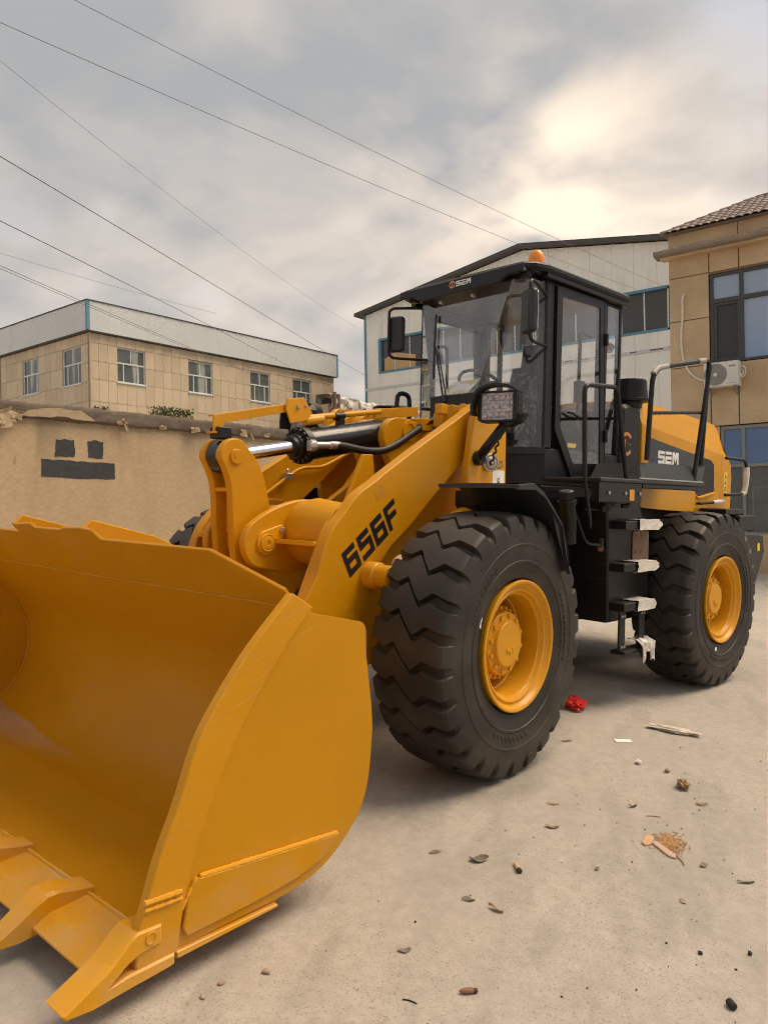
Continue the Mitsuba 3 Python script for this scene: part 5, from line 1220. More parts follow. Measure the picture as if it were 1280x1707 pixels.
# concrete ledge with a chipped nose
n = 90
tt = np.linspace(2.12, -4.5, n)
prof_ = [(-0.05, 6.06), (0.30, 6.06), (0.36, 6.10), (0.37, 6.16), (0.33, 6.20), (-0.05, 6.21)]
v = []
for i, t in enumerate(tt):
    for j, (o_, h) in enumerate(prof_):
        ch = (meshkit.noise(np.array([t * 7.0, j * 1.3, 2.0])) - 0.5) * (0.05 if 1 < j < 5 else 0.012)
        v.append((t, o_ + ch, h + 0.7 * ch))
m_ = len(prof_)
f = []
for i in range(n - 1):
    for j in range(m_):
        j2 = (j + 1) % m_
        f += [[i * m_ + j, i * m_ + j2, (i + 1) * m_ + j2], [i * m_ + j, (i + 1) * m_ + j2, (i + 1) * m_ + j]]
f += [[0, j, j + 1] for j in range(1, m_ - 1)]
add(f'{HB}__ledge', onto(MH, TM(v, f)), 'ledge_concrete', 35, label='chipped concrete ledge under the eaves')
add(f'{HB}__ledge_soffit', onto(MH, box(-4.5, 2.0, -0.02, 0.22, 6.0, 6.058, 0.004)), 'stone_panel', 30)
# upper window
k = f'{HB}__window'
add(k, onto(MH, box(-4, 0.93, -0.22, -0.18, 3.37, 5.49, 0)), 'pane_dark', False, label='blue tinted upper window in dark frames')
bars = [(0.86, 0.93, 3.37, 5.49), (0.20, 0.285, 3.37, 5.49), (-1.20, -1.12, 3.37, 5.49), (-4, 0.86, 3.37, 3.43), (-4, 0.86, 5.43, 5.49), (0.285, 0.86, 4.80, 4.90), (-1.12, 0.20, 4.80, 4.90), (0.79, 0.86, 3.43, 4.80), (0.285, 0.335, 3.43, 4.80), (0.335, 0.79, 3.43, 3.49), (0.335, 0.79, 4.74, 4.80), (-4, -1.2, 4.8, 4.9)]
add(f'{k}__frame', onto(MH, cat([box(a, b, -0.15, -0.04 if i < 7 else -0.06, c, d_, 0.005) for i, (a, b, c, d_) in enumerate(bars)])), 'frame_dark', 30)
for a, b, c, d_, m in ((0.285, 0.86, 4.90, 5.43, 'pane_blue'), (0.335, 0.79, 3.49, 4.74, 'pane_screen'), (-1.12, 0.20, 3.43, 4.80, 'pane_blue'), (-1.12, 0.20, 4.90, 5.43, 'pane_blue'), (-4, -1.2, 3.43, 4.8, 'pane_blue'), (-4, -1.2, 4.9, 5.43, 'pane_blue')):
    add(f'{k}__pane', onto(MH, box(a, b, -0.11, -0.10, c, d_, 0)), m, False)
# shop front below
k = f'{HB}__shop_window'
add(k, onto(MH, box(-4, 0.75, -0.22, -0.18, -0.66, 1.90, 0)), 'pane_dark', False, label='ground floor glazing, blue above and grey below')
bars = [(0.68, 0.75, -0.66, 1.88), (0.22, 0.29, -0.66, 1.88), (-1.6, -1.5, -0.66, 1.88), (-4, 0.68, 1.80, 1.88), (0.29, 0.68, 0.90, 0.98), (-1.5, 0.22, 0.90, 0.98), (-4, -1.6, 0.9, 0.98), (-4, 0.68, -0.66, -0.62)]
add(f'{k}__frame', onto(MH, cat([box(a, b, -0.15, -0.05, c, d_, 0.005) for a, b, c, d_ in bars])), 'unit_grey', 30)
for a, b in ((0.29, 0.68), (-1.5, 0.22), (-4, -1.6)):
    add(f'{k}__pane', onto(MH, box(a, b, -0.11, -0.10, 0.98, 1.80, 0)), 'pane_blue_low', False)
    add(f'{k}__pane', onto(MH, box(a, b, -0.11, -0.10, -0.62, 0.90, 0)), 'pane_grey_low', False)
add(f'{k}__door_panel', onto(MH, cat([tube(fillet([(0.08, -0.098, -0.2), (0.08, -0.098, 0.42), (-0.6, -0.098, 0.42)], 0.1), 0.010, 6)])), 'unit_grey', 30)
# roof tiles: hip roof, each visible tile its own piece
slope, ridge = 0.56, 1.78
c_ = 1 / math.sqrt(1 + slope ** 2)


def roof_tile(w, L):
    n = 8
    a = np.linspace(0, 1, n + 1)
    up = 0.032 * np.sin(a * math.pi) ** 0.7 - 0.006
    v, f = [], []
    for s_, lift in ((0, 0.022), (L, 0.0)):
        for q_ in (0.0, -0.014):
            v += [(w * x, -s_ * c_, s_ * c_ * slope + lift + u + q_) for x, u in zip(a, up)]
    m = n + 1
    for i in range(n):
        f += [[i, i + 1, 2 * m + i + 1], [i, 2 * m + i + 1, 2 * m + i], [m + i, 3 * m + i, m + i + 1], [m + i + 1, 3 * m + i, 3 * m + i + 1], [i, m + i, i + 1], [i + 1, m + i, m + i + 1]]
    return TM(v, f)


tile_ply = []
for mt in ('roof_tile', 'roof_tile_001'):
    m = onto(MH, roof_tile(0.172, 0.315))
    m.vertices -= MH[:3, 3]
    tile_ply.append(mikit.ply(m, mt, smooth=40))
for j in range(8):
    s_ = j * 0.262 * c_
    for i in range(15):
        t = 1.93 - 0.178 * (i + 1)
        if t + 0.172 > 1.97 - s_ or s_ + 0.05 > ridge:
            continue
        p = MH[:3, :3] @ np.array([t, 0.22 - s_, 6.625 + s_ * slope]) + MH[:3, 3]
        scene[free(f'{HB}__roof_tile')] = {**tile_ply[rng.random() > 0.6], 'to_world': T4().translate(p.tolist())}
e0, zr_ = 0.2, 6.60
add(f'{HB}__roof', onto(MH, TM([(1.95, e0, zr_), (-6, e0, zr_), (-6, e0 - ridge, zr_ + ridge * slope), (1.95 - ridge, e0 - ridge, zr_ + ridge * slope), (1.95, e0 - 2 * ridge, zr_), (-6, e0 - 2 * ridge, zr_)], [[0, 1, 2], [0, 2, 3], [0, 3, 4], [3, 2, 5], [3, 5, 4], [0, 4, 5], [0, 5, 1]])), 'roof_tile', False)
hp = [np.array([1.96 - s_, 0.21 - s_, 6.625 + s_ * slope]) for s_ in np.linspace(0, ridge, 9)]
for a, b in zip(hp, hp[1:]):
    add(f'{HB}__hip_tile', onto(MH, tube([a + (0, 0, 0.012), b + (b - a) * 0.12], [0.055, 0.045], 9)), 'roof_tile', 30)
for i in range(6):
    a = np.array([1.95 - ridge - 0.32 * i, 0.2 - ridge, 6.63 + ridge * slope])
    add(f'{HB}__ridge_tile', onto(MH, tube([a, a + (-0.35, 0, 0.008)], [0.055, 0.06], 9)), 'roof_tile', 30)

# air conditioner and its hose
AC = thing('air_conditioner', 'white outdoor air conditioner unit hung below the upper window of the tan house', 'air conditioner')
add(f'{AC}__casing', onto(MH, prism([(1.00, 2.77), (0.25, 2.77), (0.25, 3.335), (1.00, 3.335)], 0.06, 0.36, 'y', 0.015)), 'unit_white', 30)
rings_ = [lathe([(0, r - 0.006), (0.008, r - 0.006), (0.008, r + 0.006), (0, r + 0.006)], (0.745, 0.364, 3.05), OY, 40, False) for r in np.arange(0.055, 0.25, 0.027)]
add(f'{AC}__fan_grille', onto(MH, cat(rings_ + [tube([(0.745 + 0.05 * math.cos(a), 0.367, 3.05 + 0.05 * math.sin(a)), (0.745 + 0.245 * math.cos(a + 0.5), 0.367, 3.05 + 0.245 * math.sin(a + 0.5))], 0.004, 5) for a in np.arange(12) * math.pi / 6])), 'unit_grey', 30)
add(f'{AC}__fan', onto(MH, cat([lathe([(0, 0.25), (0.004, 0.25), (0.004, 0.02)], (0.745, 0.3605, 3.05), OY, 40)])), P((0.33, 0.32, 0.30), 0.6), 30)
add(f'{AC}__fan_hub', onto(MH, lathe([(0, 0.045), (0.012, 0.044), (0.016, 0.03)], (0.745, 0.366, 3.05), OY, 24)), 'unit_white', 30)
for i in range(7):
    slab(f'{AC}__vent_slat', MH, 0.30, 0.46, 0.360, 0.368, 2.86 + 0.04 * i, 2.878 + 0.04 * i, 'frame_white', 0.003)
add(f'{AC}__badge', onto(MH, cat([box(0.31, 0.45, 0.3605, 0.364, 3.20, 3.235, 0), box(0.29, 0.46, 0.3605, 0.364, 2.815, 2.825, 0)])), 'unit_grey', 30)
add(f'{AC}__bracket', onto(MH, cat([prism([(0.0, 2.77), (0.36, 2.77), (0.36, 2.745), (0.05, 2.60), (0.0, 2.60)], t, t + 0.025, 'x', 0.003) for t in (0.90, 0.33)])), 'unit_grey', 30)
add(f'{AC}__pipe_valve', onto(MH, cat([tube(spline([(0.245, 0.2, 3.18), (0.17, 0.2, 3.2), (0.13, 0.2, 3.08), (0.17, 0.2, 2.97), (0.245, 0.2, 2.95)], 20), 0.014, 7), tube(spline([(0.245, 0.24, 3.12), (0.19, 0.24, 3.12), (0.18, 0.24, 3.0), (0.245, 0.24, 2.9)], 16), 0.012, 7), box(0.20, 0.25, 0.15, 0.28, 2.95, 3.05, 0.01)])), 'wrap_white', 30)
add('refrigerant_hose', onto(MH, tube(spline([(1.495, 0.0, 5.13), (1.51, 0.05, 5.10), (1.535, 0.05, 4.8), (1.575, 0.04, 4.2), (1.56, 0.04, 3.7), (1.44, 0.05, 3.30), (1.25, 0.06, 3.08), (1.0, 0.10, 2.97)], 50), 0.026, 10)), 'wrap_white', 35,
    label='white wrapped hose curving down the tan wall to the air conditioner', cat_='hose')

# ---------------------------------------------------------------- boundary wall
BW = thing('boundary_wall', 'long tan rendered boundary wall with a crumbling brown coping and dark paint patches', 'wall')
MB = facade((-4.008, 8.0), dA, (dA[1], -dA[0]))
add(f'{BW}__face', onto(MB, box(-4.5, 5.06, -0.24, 0.0, -2.1, 1.085, 0)), 'wall_render', False)
n = 260
tt = np.linspace(-4.5, 5.06, n)
prof_ = [(-0.28, 1.075), (0.02, 1.078), (0.045, 1.085), (0.055, 1.11), (0.052, 1.15), (0.055, 1.20), (0.045, 1.245), (0.02, 1.255), (-0.28, 1.26)]
v = []
for t in tt:
    chip = max(0.0, float(meshkit.noise(np.array([t * 3.1, 0.5, 1.0]))) - 0.62) * 0.09
    for j, (o_, h) in enumerate(prof_):
        w_ = (meshkit.noise(np.array([t * 9.0, j * 0.9, 4.0])) - 0.5) * 0.022 + (meshkit.noise(np.array([t * 30.0, j * 2.0, 7.0])) - 0.5) * 0.008
        v.append((t, o_ + (w_ - chip * (j in (1, 2, 3)) if o_ > 0 else 0), h + w_ * 0.9 + (chip * 0.8 if j in (1, 2) else 0)))
m_ = len(prof_)
f = []
for i in range(n - 1):
    for j in range(m_):
        j2 = (j + 1) % m_
        f += [[i * m_ + j, i * m_ + j2, (i + 1) * m_ + j2], [i * m_ + j, (i + 1) * m_ + j2, (i + 1) * m_ + j]]
add(f'{BW}__coping', onto(MB, TM(v, f)), 'coping', 30, label='crumbling brown coping')


def ragged(pts, amp, step=0.02, seed=0):
    ls = LineString(list(pts) + [pts[0]])
    k = int(ls.length / step)
    out = []
    for i in range(k):
        p = ls.interpolate(i / k, normalized=True)
        w_ = amp * (meshkit.fbm(np.array([p.x * 14 + seed, p.y * 14, 2.0 + seed]), 3) - 0.5) * 2
        w2 = amp * (meshkit.fbm(np.array([p.x * 14 + 9 + seed, p.y * 14, 5.0 + seed]), 3) - 0.5) * 2
        out.append((p.x + w_, p.y + w2))
    return Polygon(out).buffer(0)


def wall_sheet(shape, o0, o1):
    gs = getattr(shape, 'geoms', [shape])
    ms = []
    for g in gs:
        if g.area < 1e-5:
            continue
        m = trimesh.creation.extrude_polygon(g, o1 - o0, engine='earcut')
        vv = np.asarray(m.vertices)
        ms.append(TM(np.stack([vv[:, 0], o0 + vv[:, 2], vv[:, 1]], 1), np.asarray(m.faces)[:, ::-1]))
    return onto(MB, cat(ms))


for i, (a, b, c, d_) in enumerate(((0.60, 0.825, 0.68, 0.875), (0.985, 1.18, 0.685, 0.88))):
    add(f'{BW}__paint_patch', wall_sheet(ragged([(a, c), (b, c), (b, d_), (a, d_)], 0.022, 0.012, i), 0.002, 0.004), 'patch_paint', False, label='left square of dark paint' if i == 0 else 'right square of dark paint')
add(f'{BW}__paint_patch', wall_sheet(ragged([(0.43, 0.455), (0.9, 0.44), (1.33, 0.44), (1.33, 0.632), (0.9, 0.638), (0.43, 0.645)], 0.008, 0.015, 5), 0.002, 0.004), 'patch_paint', False, label='long bar of dark paint below the two squares')
add(f'{BW}__bare_plaster', wall_sheet(ragged([(0.20, 1.095), (0.28, 1.165), (0.45, 1.20), (0.62, 1.215), (0.88, 1.21), (1.06, 1.10), (0.8, 1.105), (0.65, 1.13), (0.5, 1.10)], 0.012, 0.02, 2), 0.02, 0.062), 'plaster_torn', False, label='bare tan plaster where the coping broke off')


def crumple(w, h, th, seed, nn=10):
    r = np.random.default_rng(seed)
    g = np.linspace(-0.5, 0.5, nn)
    a, b = np.meshgrid(g, g, indexing='ij')
    z = th * (meshkit.fbm(np.stack([a * 4 + seed, b * 4, 0 * a], -1), 3) - 0.5) * 2
    shrink = 1 - 0.55 * (meshkit.noise(np.stack([a * 3 + seed, b * 3, 0 * a + 5], -1)))
    edge = np.maximum(np.abs(a), np.abs(b)) > 0.3
    sx_ = np.where(edge, shrink + 0.25, 1.0)
    v = np.stack([a * w * sx_, b * h * sx_, z], -1).reshape(-1, 3)
    i, j = np.meshgrid(np.arange(nn - 1), np.arange(nn - 1), indexing='ij')
    q_ = (i * nn + j).ravel()
    return TM(v, np.vstack([np.stack([q_, q_ + nn, q_ + nn + 1], 1), np.stack([q_, q_ + nn + 1, q_ + 1], 1)]))


for i, (t, h, w, hh, rot_) in enumerate(((0.02, 1.06, 0.20, 0.20, 0.4), (0.14, 1.10, 0.12, 0.10, -0.3), (1.37, 1.12, 0.10, 0.07, 0.2), (1.44, 1.08, 0.05, 0.14, 0.35), (1.95, 1.10, 0.10, 0.05, 0), (2.45, 1.11, 0.13, 0.07, 0.2), (3.28, 1.12, 0.12, 0.10, -0.2), (3.42, 1.09, 0.05, 0.13, 0.3), (3.7, 1.12, 0.1, 0.06, 0.0), (-0.7, 1.1, 0.2, 0.12, 0.1))):
    m = crumple(w, hh, 0.03, 20 + i)
    vv = np.asarray(m.vertices)
    cr, sr = math.cos(rot_), math.sin(rot_)
    add(f'{BW}__torn_flake', onto(MB, TM(np.stack([t + cr * vv[:, 0] - sr * vv[:, 1], 0.085 + vv[:, 2], h + sr * vv[:, 0] + cr * vv[:, 1]], 1), m.faces)), 'plaster_torn', 25)
# higher, ruined stretch beyond
RW = thing('ruined_wall', 'higher stretch of old wall with peeling white plaster along its top beside the white workshop', 'wall')
n = 130
tt = np.linspace(5.08, 9.6, n)
v, v2 = [], []
for t in tt:
    e = (meshkit.fbm(np.array([t * 5.0, 1.0, 1.0]), 4) - 0.5)
    hb = 1.62 + 0.20 * e
    ht = 1.87 + 0.10 * (meshkit.fbm(np.array([t * 8.0, 6.0, 1.0]), 3) - 0.5) - 0.02 * (t - 5.08)
    for j, (o_, h) in enumerate(((-0.25, hb), (0.05, hb), (0.07, hb + 0.05), (0.075, (hb + ht) / 2), (0.05, ht - 0.02), (0.0, ht), (-0.25, ht))):
        w_ = 0.06 * (meshkit.noise(np.array([t * 14.0, j * 1.1, 3.0])) - 0.5)
        v.append((t, o_ + w_ * (o_ >= 0), h + 0.6 * w_))
m_ = 7
f = []
for i in range(n - 1):
    for j in range(m_):
        j2 = (j + 1) % m_
        f += [[i * m_ + j, i * m_ + j2, (i + 1) * m_ + j2], [i * m_ + j, (i + 1) * m_ + j2, (i + 1) * m_ + j]]
add(f'{RW}__coping', onto(MB, TM(v, f)), 'plaster_white', 30, label='broken coping with peeling white plaster')
add(f'{RW}__face', onto(MB, box(5.08, 9.6, -0.24, 0.01, -2.1, 1.72, 0.01)), 'wall_render', False)
for i in range(5):
    m = crumple(0.14 + 0.1 * rng.random(), 0.16, 0.04, 60 + i)
    vv = np.asarray(m.vertices)
    add(f'{RW}__torn_flake', onto(MB, TM(np.stack([5.9 + 0.55 * i + vv[:, 0], 0.10 + vv[:, 2], 1.60 + 0.05 * rng.random() + vv[:, 1]], 1), m.faces)), 'plaster_white', 25)
add('rusty_pole', onto(MB, cat([cyl((5.14, 0.10, -2.1), (5.14, 0.10, 1.90), 0.028, 12), cyl((5.26, 0.06, -2.1), (5.26, 0.06, 1.88), 0.040, 12)])), 'rust', 35, label='pair of rusty pipes standing against the end of the ruined wall', cat_='pole')


def leafy(center, w, h, n, seed, M):
    r = np.random.default_rng(seed)
    v, f = [], []
    for i in range(n):
        p = np.array([(r.random() - 0.5) * w, (r.random() - 0.5) * 0.16, h * r.random() ** 1.3])
        a, e, L = r.random() * 6.283, r.random() * 1.2 - 0.1, 0.022 + 0.03 * r.random()
        d = np.array([math.cos(a) * math.cos(e), math.sin(a) * math.cos(e), math.sin(e)])
        s = np.cross(d, r.normal(size=3)); s /= np.linalg.norm(s)
        b = len(v)
        v += [p, p + d * L * 0.5 + s * L * 0.28, p + d * L, p + d * L * 0.5 - s * L * 0.28]
        f += [[b, b + 1, b + 2], [b, b + 2, b + 3]]
    return onto(M, TM(np.array(v) + np.asarray(center), f))


PL = thing('wall_plant', 'low green weed tuft growing on top of the boundary wall', 'plant')
add(f'{PL}__leaves', leafy((2.25, -0.12, 1.25), 0.62, 0.14, 520, 5, MB), 'leaf_green', False)
add(f'{PL}__stems', onto(MB, cat([tube(spline([(2.25 + 0.25 * (rng.random() - 0.5), -0.12, 1.24), (2.25 + 0.5 * (rng.random() - 0.5), -0.12, 1.30), (2.25 + 0.6 * (rng.random() - 0.5), -0.1, 1.36)], 6), 0.003, 4) for _ in range(16)])), 'leaf_grey', 30)
PL2 = thing('wall_plant', 'tiny sprig on the boundary wall coping, left of the larger weed tuft', 'plant')
add(f'{PL2}__leaves', leafy((1.22, -0.1, 1.25), 0.22, 0.05, 60, 9, MB), 'leaf_green', False)

# ---------------------------------------------------------------- overhead cables
cabs = [([(-2.13, -10.27, 10.59), (-4.94, -10.19, 10.47), (-9.85, -10.06, 10.18), (-17.75, -9.84, 9.88), (-24.37, -9.67, 9.81)], 0.0055, 'topmost overhead cable crossing the sky'),
        ([(-0.5, -9.01, 8.94), (-2.82, -9.15, 8.97), (-5.58, -9.33, 9.0), (-9.42, -9.57, 9.09), (-15.66, -9.96, 9.34), (-23.55, -10.46, 9.69)], 0.0055, 'second overhead cable from the top, just below the topmost'),
        ([(-0.83, -10.08, 8.85), (-3.92, -12.15, 8.94), (-7.34, -14.45, 9.01), (-12.97, -18.22, 9.09), (-21.24, -23.78, 9.8)], 0.0035, 'thin faint cable third from the top at the left'),
        ([(0.15, -6.78, 5.95), (-4.81, -10.55, 6.28), (-13.98, -17.52, 6.87), (-20.82, -22.73, 7.32)], 0.0065, 'thicker dark cable running to the far end of the tiled building'),
        ([(-0.51, -8.92, 5.81), (-5.35, -13.52, 6.4), (-20.14, -27.57, 8.12)], 0.007, 'dark cable crossing the pale parapet of the tiled building'),
        ([(-7.76, -32.65, 12.11), (-12.47, -33.12, 11.89), (-19.51, -33.83, 11.74)], 0.007, 'faint distant cable just above the tiled building'),
        ([(-0.84, -9.98, 5.41), (-3.01, -11.75, 5.47), (-7.69, -15.59, 5.73), (-17.22, -23.39, 6.27)], 0.005, 'upper one of the close pair of cables across the tiled facade'),
        ([(-0.84, -9.98, 5.36), (-3.01, -11.75, 5.42), (-7.69, -15.59, 5.68), (-17.22, -23.39, 6.22)], 0.0045, 'lower one of the close pair of cables across the tiled facade')]
for p, r, lab in cabs:
    p = np.array(p)
    t = (p[:, 0] - p[0, 0]) / (p[-1, 0] - p[0, 0])
    cx_, cy_, cz_ = (np.polyfit(t, p[:, k], 2) for k in range(3))
    s_ = np.linspace(-0.35, 1.0, 80)
    add('overhead_cable', tube(np.stack([np.polyval(c, s_) for c in (cx_, cy_, cz_)], 1), r, 6), 'cable_black', 40, label=lab, cat_='cable', group='cables strung across the sky')

# ---------------------------------------------------------------- litter on the concrete
def lie(m, x, y, a=0.0, z=0.0, k=1.0):
    v = np.asarray(m.vertices) * k
    c, s = math.cos(a), math.sin(a)
    return TM(np.stack([x + c * v[:, 0] - s * v[:, 1], y + s * v[:, 0] + c * v[:, 1], v[:, 2] + z - v[:, 2].min()], 1), m.faces)


def leaf(L, W, curl, seed):
    n, m = 11, 5
    v, f = [], []
    for i in range(n):
        u = i / (n - 1)
        wv = W * math.sin(math.pi * min(1, u * 0.97 + 0.02)) ** 0.8 * 0.5
        for j in range(m):
            s = (j / (m - 1) - 0.5) * 2
            v.append((u * L - L / 2, s * wv + 0.08 * W * math.sin(u * 7 + seed), curl * (s * s * 0.5 + 0.35 * (u - 0.5) ** 2 * 4 + 0.4 * math.sin(5 * u + seed + s))))
    for i in range(n - 1):
        for j in range(m - 1):
            f += [[i * m + j, (i + 1) * m + j, (i + 1) * m + j + 1], [i * m + j, (i + 1) * m + j + 1, i * m + j + 1]]
    return TM(v, f)


def lump(w, d, h, seed, sub=2):
    m = trimesh.creation.icosphere(sub)
    v = np.array(m.vertices)
    k = 0.7 + 0.6 * meshkit.noise(v * 1.7 + seed)
    v = np.sign(v) * np.abs(v) ** 0.8 * k[:, None] * np.array([w, d, h]) / 2
    return TM(v, m.faces)


def crumpled_bag(w, d, h, seed):
    m = trimesh.creation.icosphere(4)
    v = np.array(m.vertices)
    r = 0.72 + 0.50 * np.abs(meshkit.noise(v * 2.3 + seed) - 0.5) * 2 + 0.22 * np.abs(meshkit.noise(v * 6 + seed) - 0.5)
    v = v * r[:, None] * np.array([w, d, h]) / 2
    return TM(v, m.faces)


def litter(name, mesh, mat, x, y, a, lab, c, z=0.0, sm=30, group=None):
    return add(name, lie(mesh, x, y, a, z), mat, sm, label=lab, cat_=c, group=group)


litter('plastic_bag', crumpled_bag(0.25, 0.17, 0.085, 3), 'red_plastic', -1.66, 0.90, 0.7, 'crumpled red plastic bag behind the front wheel', 'plastic bag', sm=20)
litter('paper_card', box(-0.055, 0.055, -0.03, 0.03, 0, 0.006, 0.001), 'card_white', -1.21, 1.545, 2.35, 'small flat white card right of the front wheel', 'card')
m = crumpled_bag(0.36, 0.10, 0.034, 12)
litter('plastic_wrapper', m, 'pale_plastic', -1.67, 1.68, 1.75, 'long crushed pale plastic wrapper near the rear wheel', 'wrapper', sm=18)
litter('plastic_wrapper', crumpled_bag(0.095, 0.06, 0.05, 31), 'leaf_dry', -0.70, 2.19, 1.0, 'small crumpled tan scrap of packaging above the sawdust', 'wrapper', sm=18)
litter('plastic_wrapper', crumpled_bag(0.055, 0.035, 0.025, 44), 'wrap_white', -0.885, 1.825, 0.4, 'tiny white scrap between the card and the sawdust', 'wrapper', sm=18)
litter('stone', lump(0.035, 0.028, 0.02, 2), 'stone_chip', -0.88, 2.01, 0.3, 'dark brown stone chip beside the crumpled tan packaging', 'stone')
SD = thing('sawdust_heap', 'small heap of orange sawdust with split wood scraps', 'sawdust heap')
r = np.random.default_rng(4)
ch = []
for _ in range(700):
    x, y = r.normal(0, 0.050), r.normal(0, 0.035)
    s = 0.002 + 0.0055 * r.random()
    q_ = lump(s * 2, s, s * 0.8, r.random() * 50, 0)
    ch.append(lie(q_, 0.02 + x, 2.455 + y * 1.0 + 0.25 * x, r.random() * 3, 0.008 * max(0, 1 - (x / 0.11) ** 2 - (y / 0.07) ** 2)))
add(f'{SD}__chips', cat(ch), 'sawdust', False, kind='stuff')
add('wood_scrap', lie(prism([(-0.10, -0.03), (0.06, -0.035), (0.10, 0.0), (0.05, 0.035), (-0.08, 0.03)], 0, 0.016, 'z', 0.005), 0.075, 2.375, 0.3, 0.0, 0.62), 'wood_pale', 30, label='pale flat piece of wood at the left end of the sawdust', cat_='wood scrap')
add('wood_scrap', lie(prism([(-0.12, -0.026), (0.10, -0.03), (0.13, 0.0), (0.09, 0.028), (-0.11, 0.024)], 0, 0.014, 'z', 0.004), 0.105, 2.47, 1.05, 0.0, 0.68), P((0.46, 0.31, 0.23), 0.8), 30, label='pinkish split wood piece lying along the sawdust', cat_='wood scrap')
add('twig', lie(tube(spline([(-0.06, 0, 0.012), (0, 0.01, 0.008), (0.07, -0.005, 0.006)], 12), 0.004, 7), 0.15, 2.565, 0.9, 0, 0.6), 'wood_brown', 30, label='dark twig below the sawdust heap', cat_='twig')
# leaves
for i, (x, y, L, W, a, mt, lab) in enumerate((
        (0.04, 1.83, 0.11, 0.055, 2.3, 'leaf_dry', 'curled pale leaf behind, nearest the front wheel'), (0.29, 1.99, 0.11, 0.05, 2.0, 'leaf_dry', 'curled pale leaf in front of the other pale leaf by the wheel'),
        (0.82, 1.97, 0.15, 0.085, 2.5, 'leaf_grey', 'broad grey brown leaf left of the wooden peg'), (0.91, 1.79, 0.10, 0.045, 2.7, 'leaf_grey', 'narrow grey leaf furthest left on the open concrete'),
        (1.11, 2.15, 0.09, 0.05, 2.2, 'leaf_grey', 'small grey leaf between peg and curved bark strip'), (1.09, 2.27, 0.12, 0.03, 1.6, 'leaf_dry', 'thin curved strip of bark on the concrete'),
        (1.54, 2.22, 0.085, 0.045, 2.6, 'leaf_grey', 'flat brown leaf in the lower middle of the yard'), (-0.55, 2.36, 0.10, 0.05, 1.9, 'leaf_dry', 'dry leaf beside the small crumpled tan packaging'),
        (0.12, 2.66, 0.07, 0.04, 2.6, 'leaf_dry', 'small orange leaf right of the sawdust'), (0.48, 2.73, 0.06, 0.035, 1.2, 'leaf_dry', 'small tan leaf below the sawdust on the right'),
        (0.13, 2.84, 0.13, 0.03, 2.4, 'leaf_grey', 'curved grey stalk at the right edge'), (-0.24, 2.13, 0.07, 0.03, 2.0, 'leaf_grey', 'greenish leaf fragment above the sawdust'),
        (-0.92, 1.30, 0.12, 0.05, 2.4, 'leaf_grey', 'dark leaf behind near the rear wheel'), (0.5, 2.36, 0.05, 0.03, 0.4, 'leaf_dry', 'tiny ochre leaf near the middle'))):
    litter('leaf', leaf(L * 0.58, W * 0.62, 0.005 + 0.004 * (i % 3), i * 1.3), mt, x, y, a, lab, 'leaf', sm=40)
# peg, cigar-shaped wood, dark plugs
PG = thing('wooden_peg', 'short pale wooden peg with a dark end', 'peg')
add(f'{PG}__shaft', lie(tube([(-0.075, 0, 0.016), (-0.03, 0.004, 0.017), (0.03, 0, 0.017)], [0.006, 0.014, 0.016], 12), 0.76, 2.13, 0.95, 0, 0.62), 'wood_pale', 35)
add(f'{PG}__end', lie(cyl((0.03, 0, 0.017), (0.062, 0, 0.017), 0.0175, 14), 0.76, 2.13, 0.95, 0, 0.62), 'wood_tip', 35)
CG = thing('wood_stub', 'reddish cigar shaped wood stub with a dark tip near the bottom', 'wood stub')
add(f'{CG}__body', lie(lathe([(0, 0.004), (0.02, 0.014), (0.06, 0.018), (0.085, 0.015)], (-0.045, 0, 0.02), (1, 0.05, 0), 14), 1.555, 2.515, 2.45, 0, 0.55), 'wood_brown', 35)
add(f'{CG}__tip', lie(lathe([(0, 0.015), (0.02, 0.013), (0.026, 0.006)], (0.04, 0.004, 0.02), (1, 0.05, 0), 14), 1.555, 2.515, 2.45, 0, 0.55), 'wood_tip', 35)
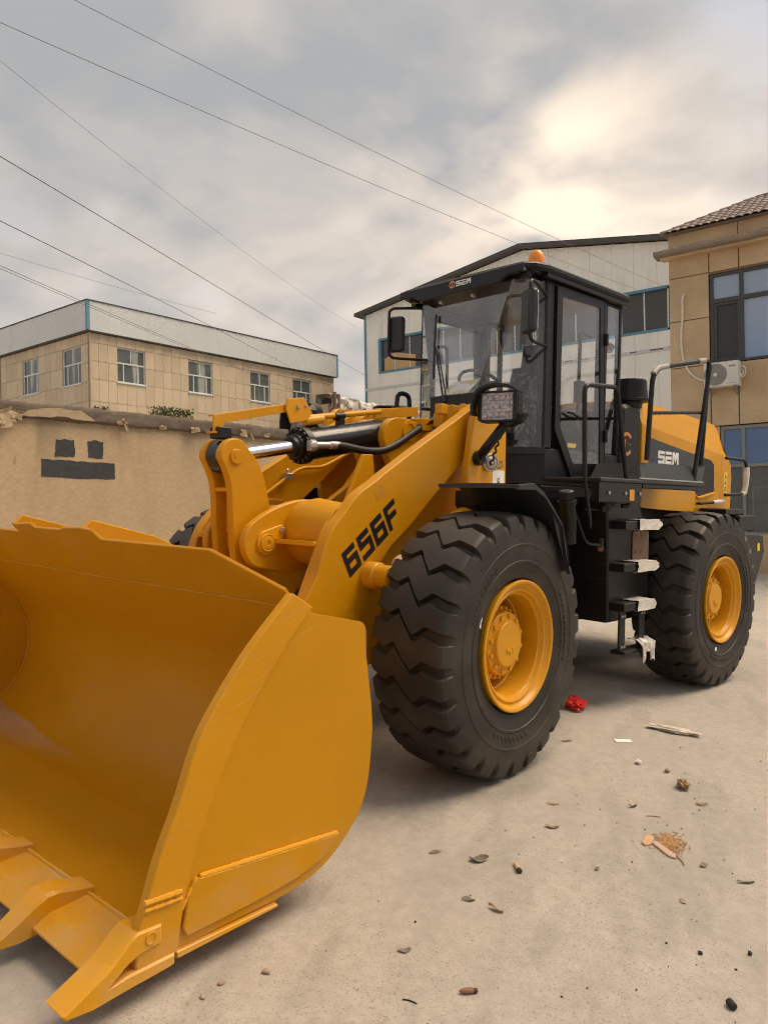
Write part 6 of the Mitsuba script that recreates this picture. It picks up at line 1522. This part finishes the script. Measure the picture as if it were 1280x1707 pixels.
litter('black_plug', cyl((-0.016, 0, 0.012), (0.016, 0, 0.012), 0.0125, 10, 0.003), 'dark_bit', 0.985, 3.12, 0.9, 'short black rubber plug in the bottom right corner', 'plug')
litter('black_plug', lump(0.016, 0.014, 0.012, 5), 'dark_bit', 0.645, 3.05, 0.2, 'small black lump further up the right edge than the rubber plug', 'plug')
litter('black_plug', lump(0.016, 0.013, 0.010, 8), 'dark_bit', 0.775, 2.93, 0.8, 'small dark lump left of the other near the right edge', 'plug')
litter('twig', tube(spline([(-0.04, 0, 0.005), (0, 0.006, 0.006), (0.04, -0.003, 0.005)], 10) * 0.6, 0.0022, 6), 'dark_bit', 1.72, 2.42, 2.0, 'thin dark twig left of the reddish stub', 'twig')
litter('twig', tube(spline([(-0.05, 0, 0.004), (0, 0.008, 0.005), (0.05, 0.0, 0.004)], 10) * 0.7, 0.002, 6), 'wood_brown', -0.21, 2.26, 2.2, 'fine straight twig right of the ochre bits', 'twig')
for i, (x, y, w, lab) in enumerate(((2.11, 1.95, 0.05, 'pinkish stone chip in front of the bucket, left one'), (2.19, 1.97, 0.045, 'reddish stone chip in front of the bucket, lowest one'), (1.97, 2.00, 0.06, 'tan stone chip in front of the bucket, furthest right'), (1.38, 2.12, 0.022, 'tiny black stone left of the broad leaves'))):
    litter('stone', lump(w * 0.5, w * 0.36, w * 0.2, 30 + i, 1), 'dark_bit' if i == 3 else 'stone_chip', x, y, i, lab, 'stone')
# loose grit and crumbs
gr = []
r = np.random.default_rng(21)
for _ in range(650):
    u = r.random()
    x, y = (r.uniform(-3.0, 2.2), r.uniform(1.7, 4.2)) if u < 0.75 else (r.normal(-0.2, 0.6), r.normal(2.3, 0.35))
    if y < 1.65 and x > 1.2:
        continue
    s = 0.002 + 0.009 * r.random() ** 4
    gr.append(lie(lump(s, s * 0.8, s * 0.6, r.random() * 90, 0), x, y, r.random() * 6))
cut_ = int(len(gr) * 0.55)
add('grit', cat(gr[:cut_]), 'leaf_grey', False, label='loose grit and crumbs scattered over the yard', cat_='grit', kind='stuff')
add('dark_grit', cat(gr[cut_:]), 'dark_bit', False, label='dark crumbs scattered over the yard', cat_='grit', kind='stuff')
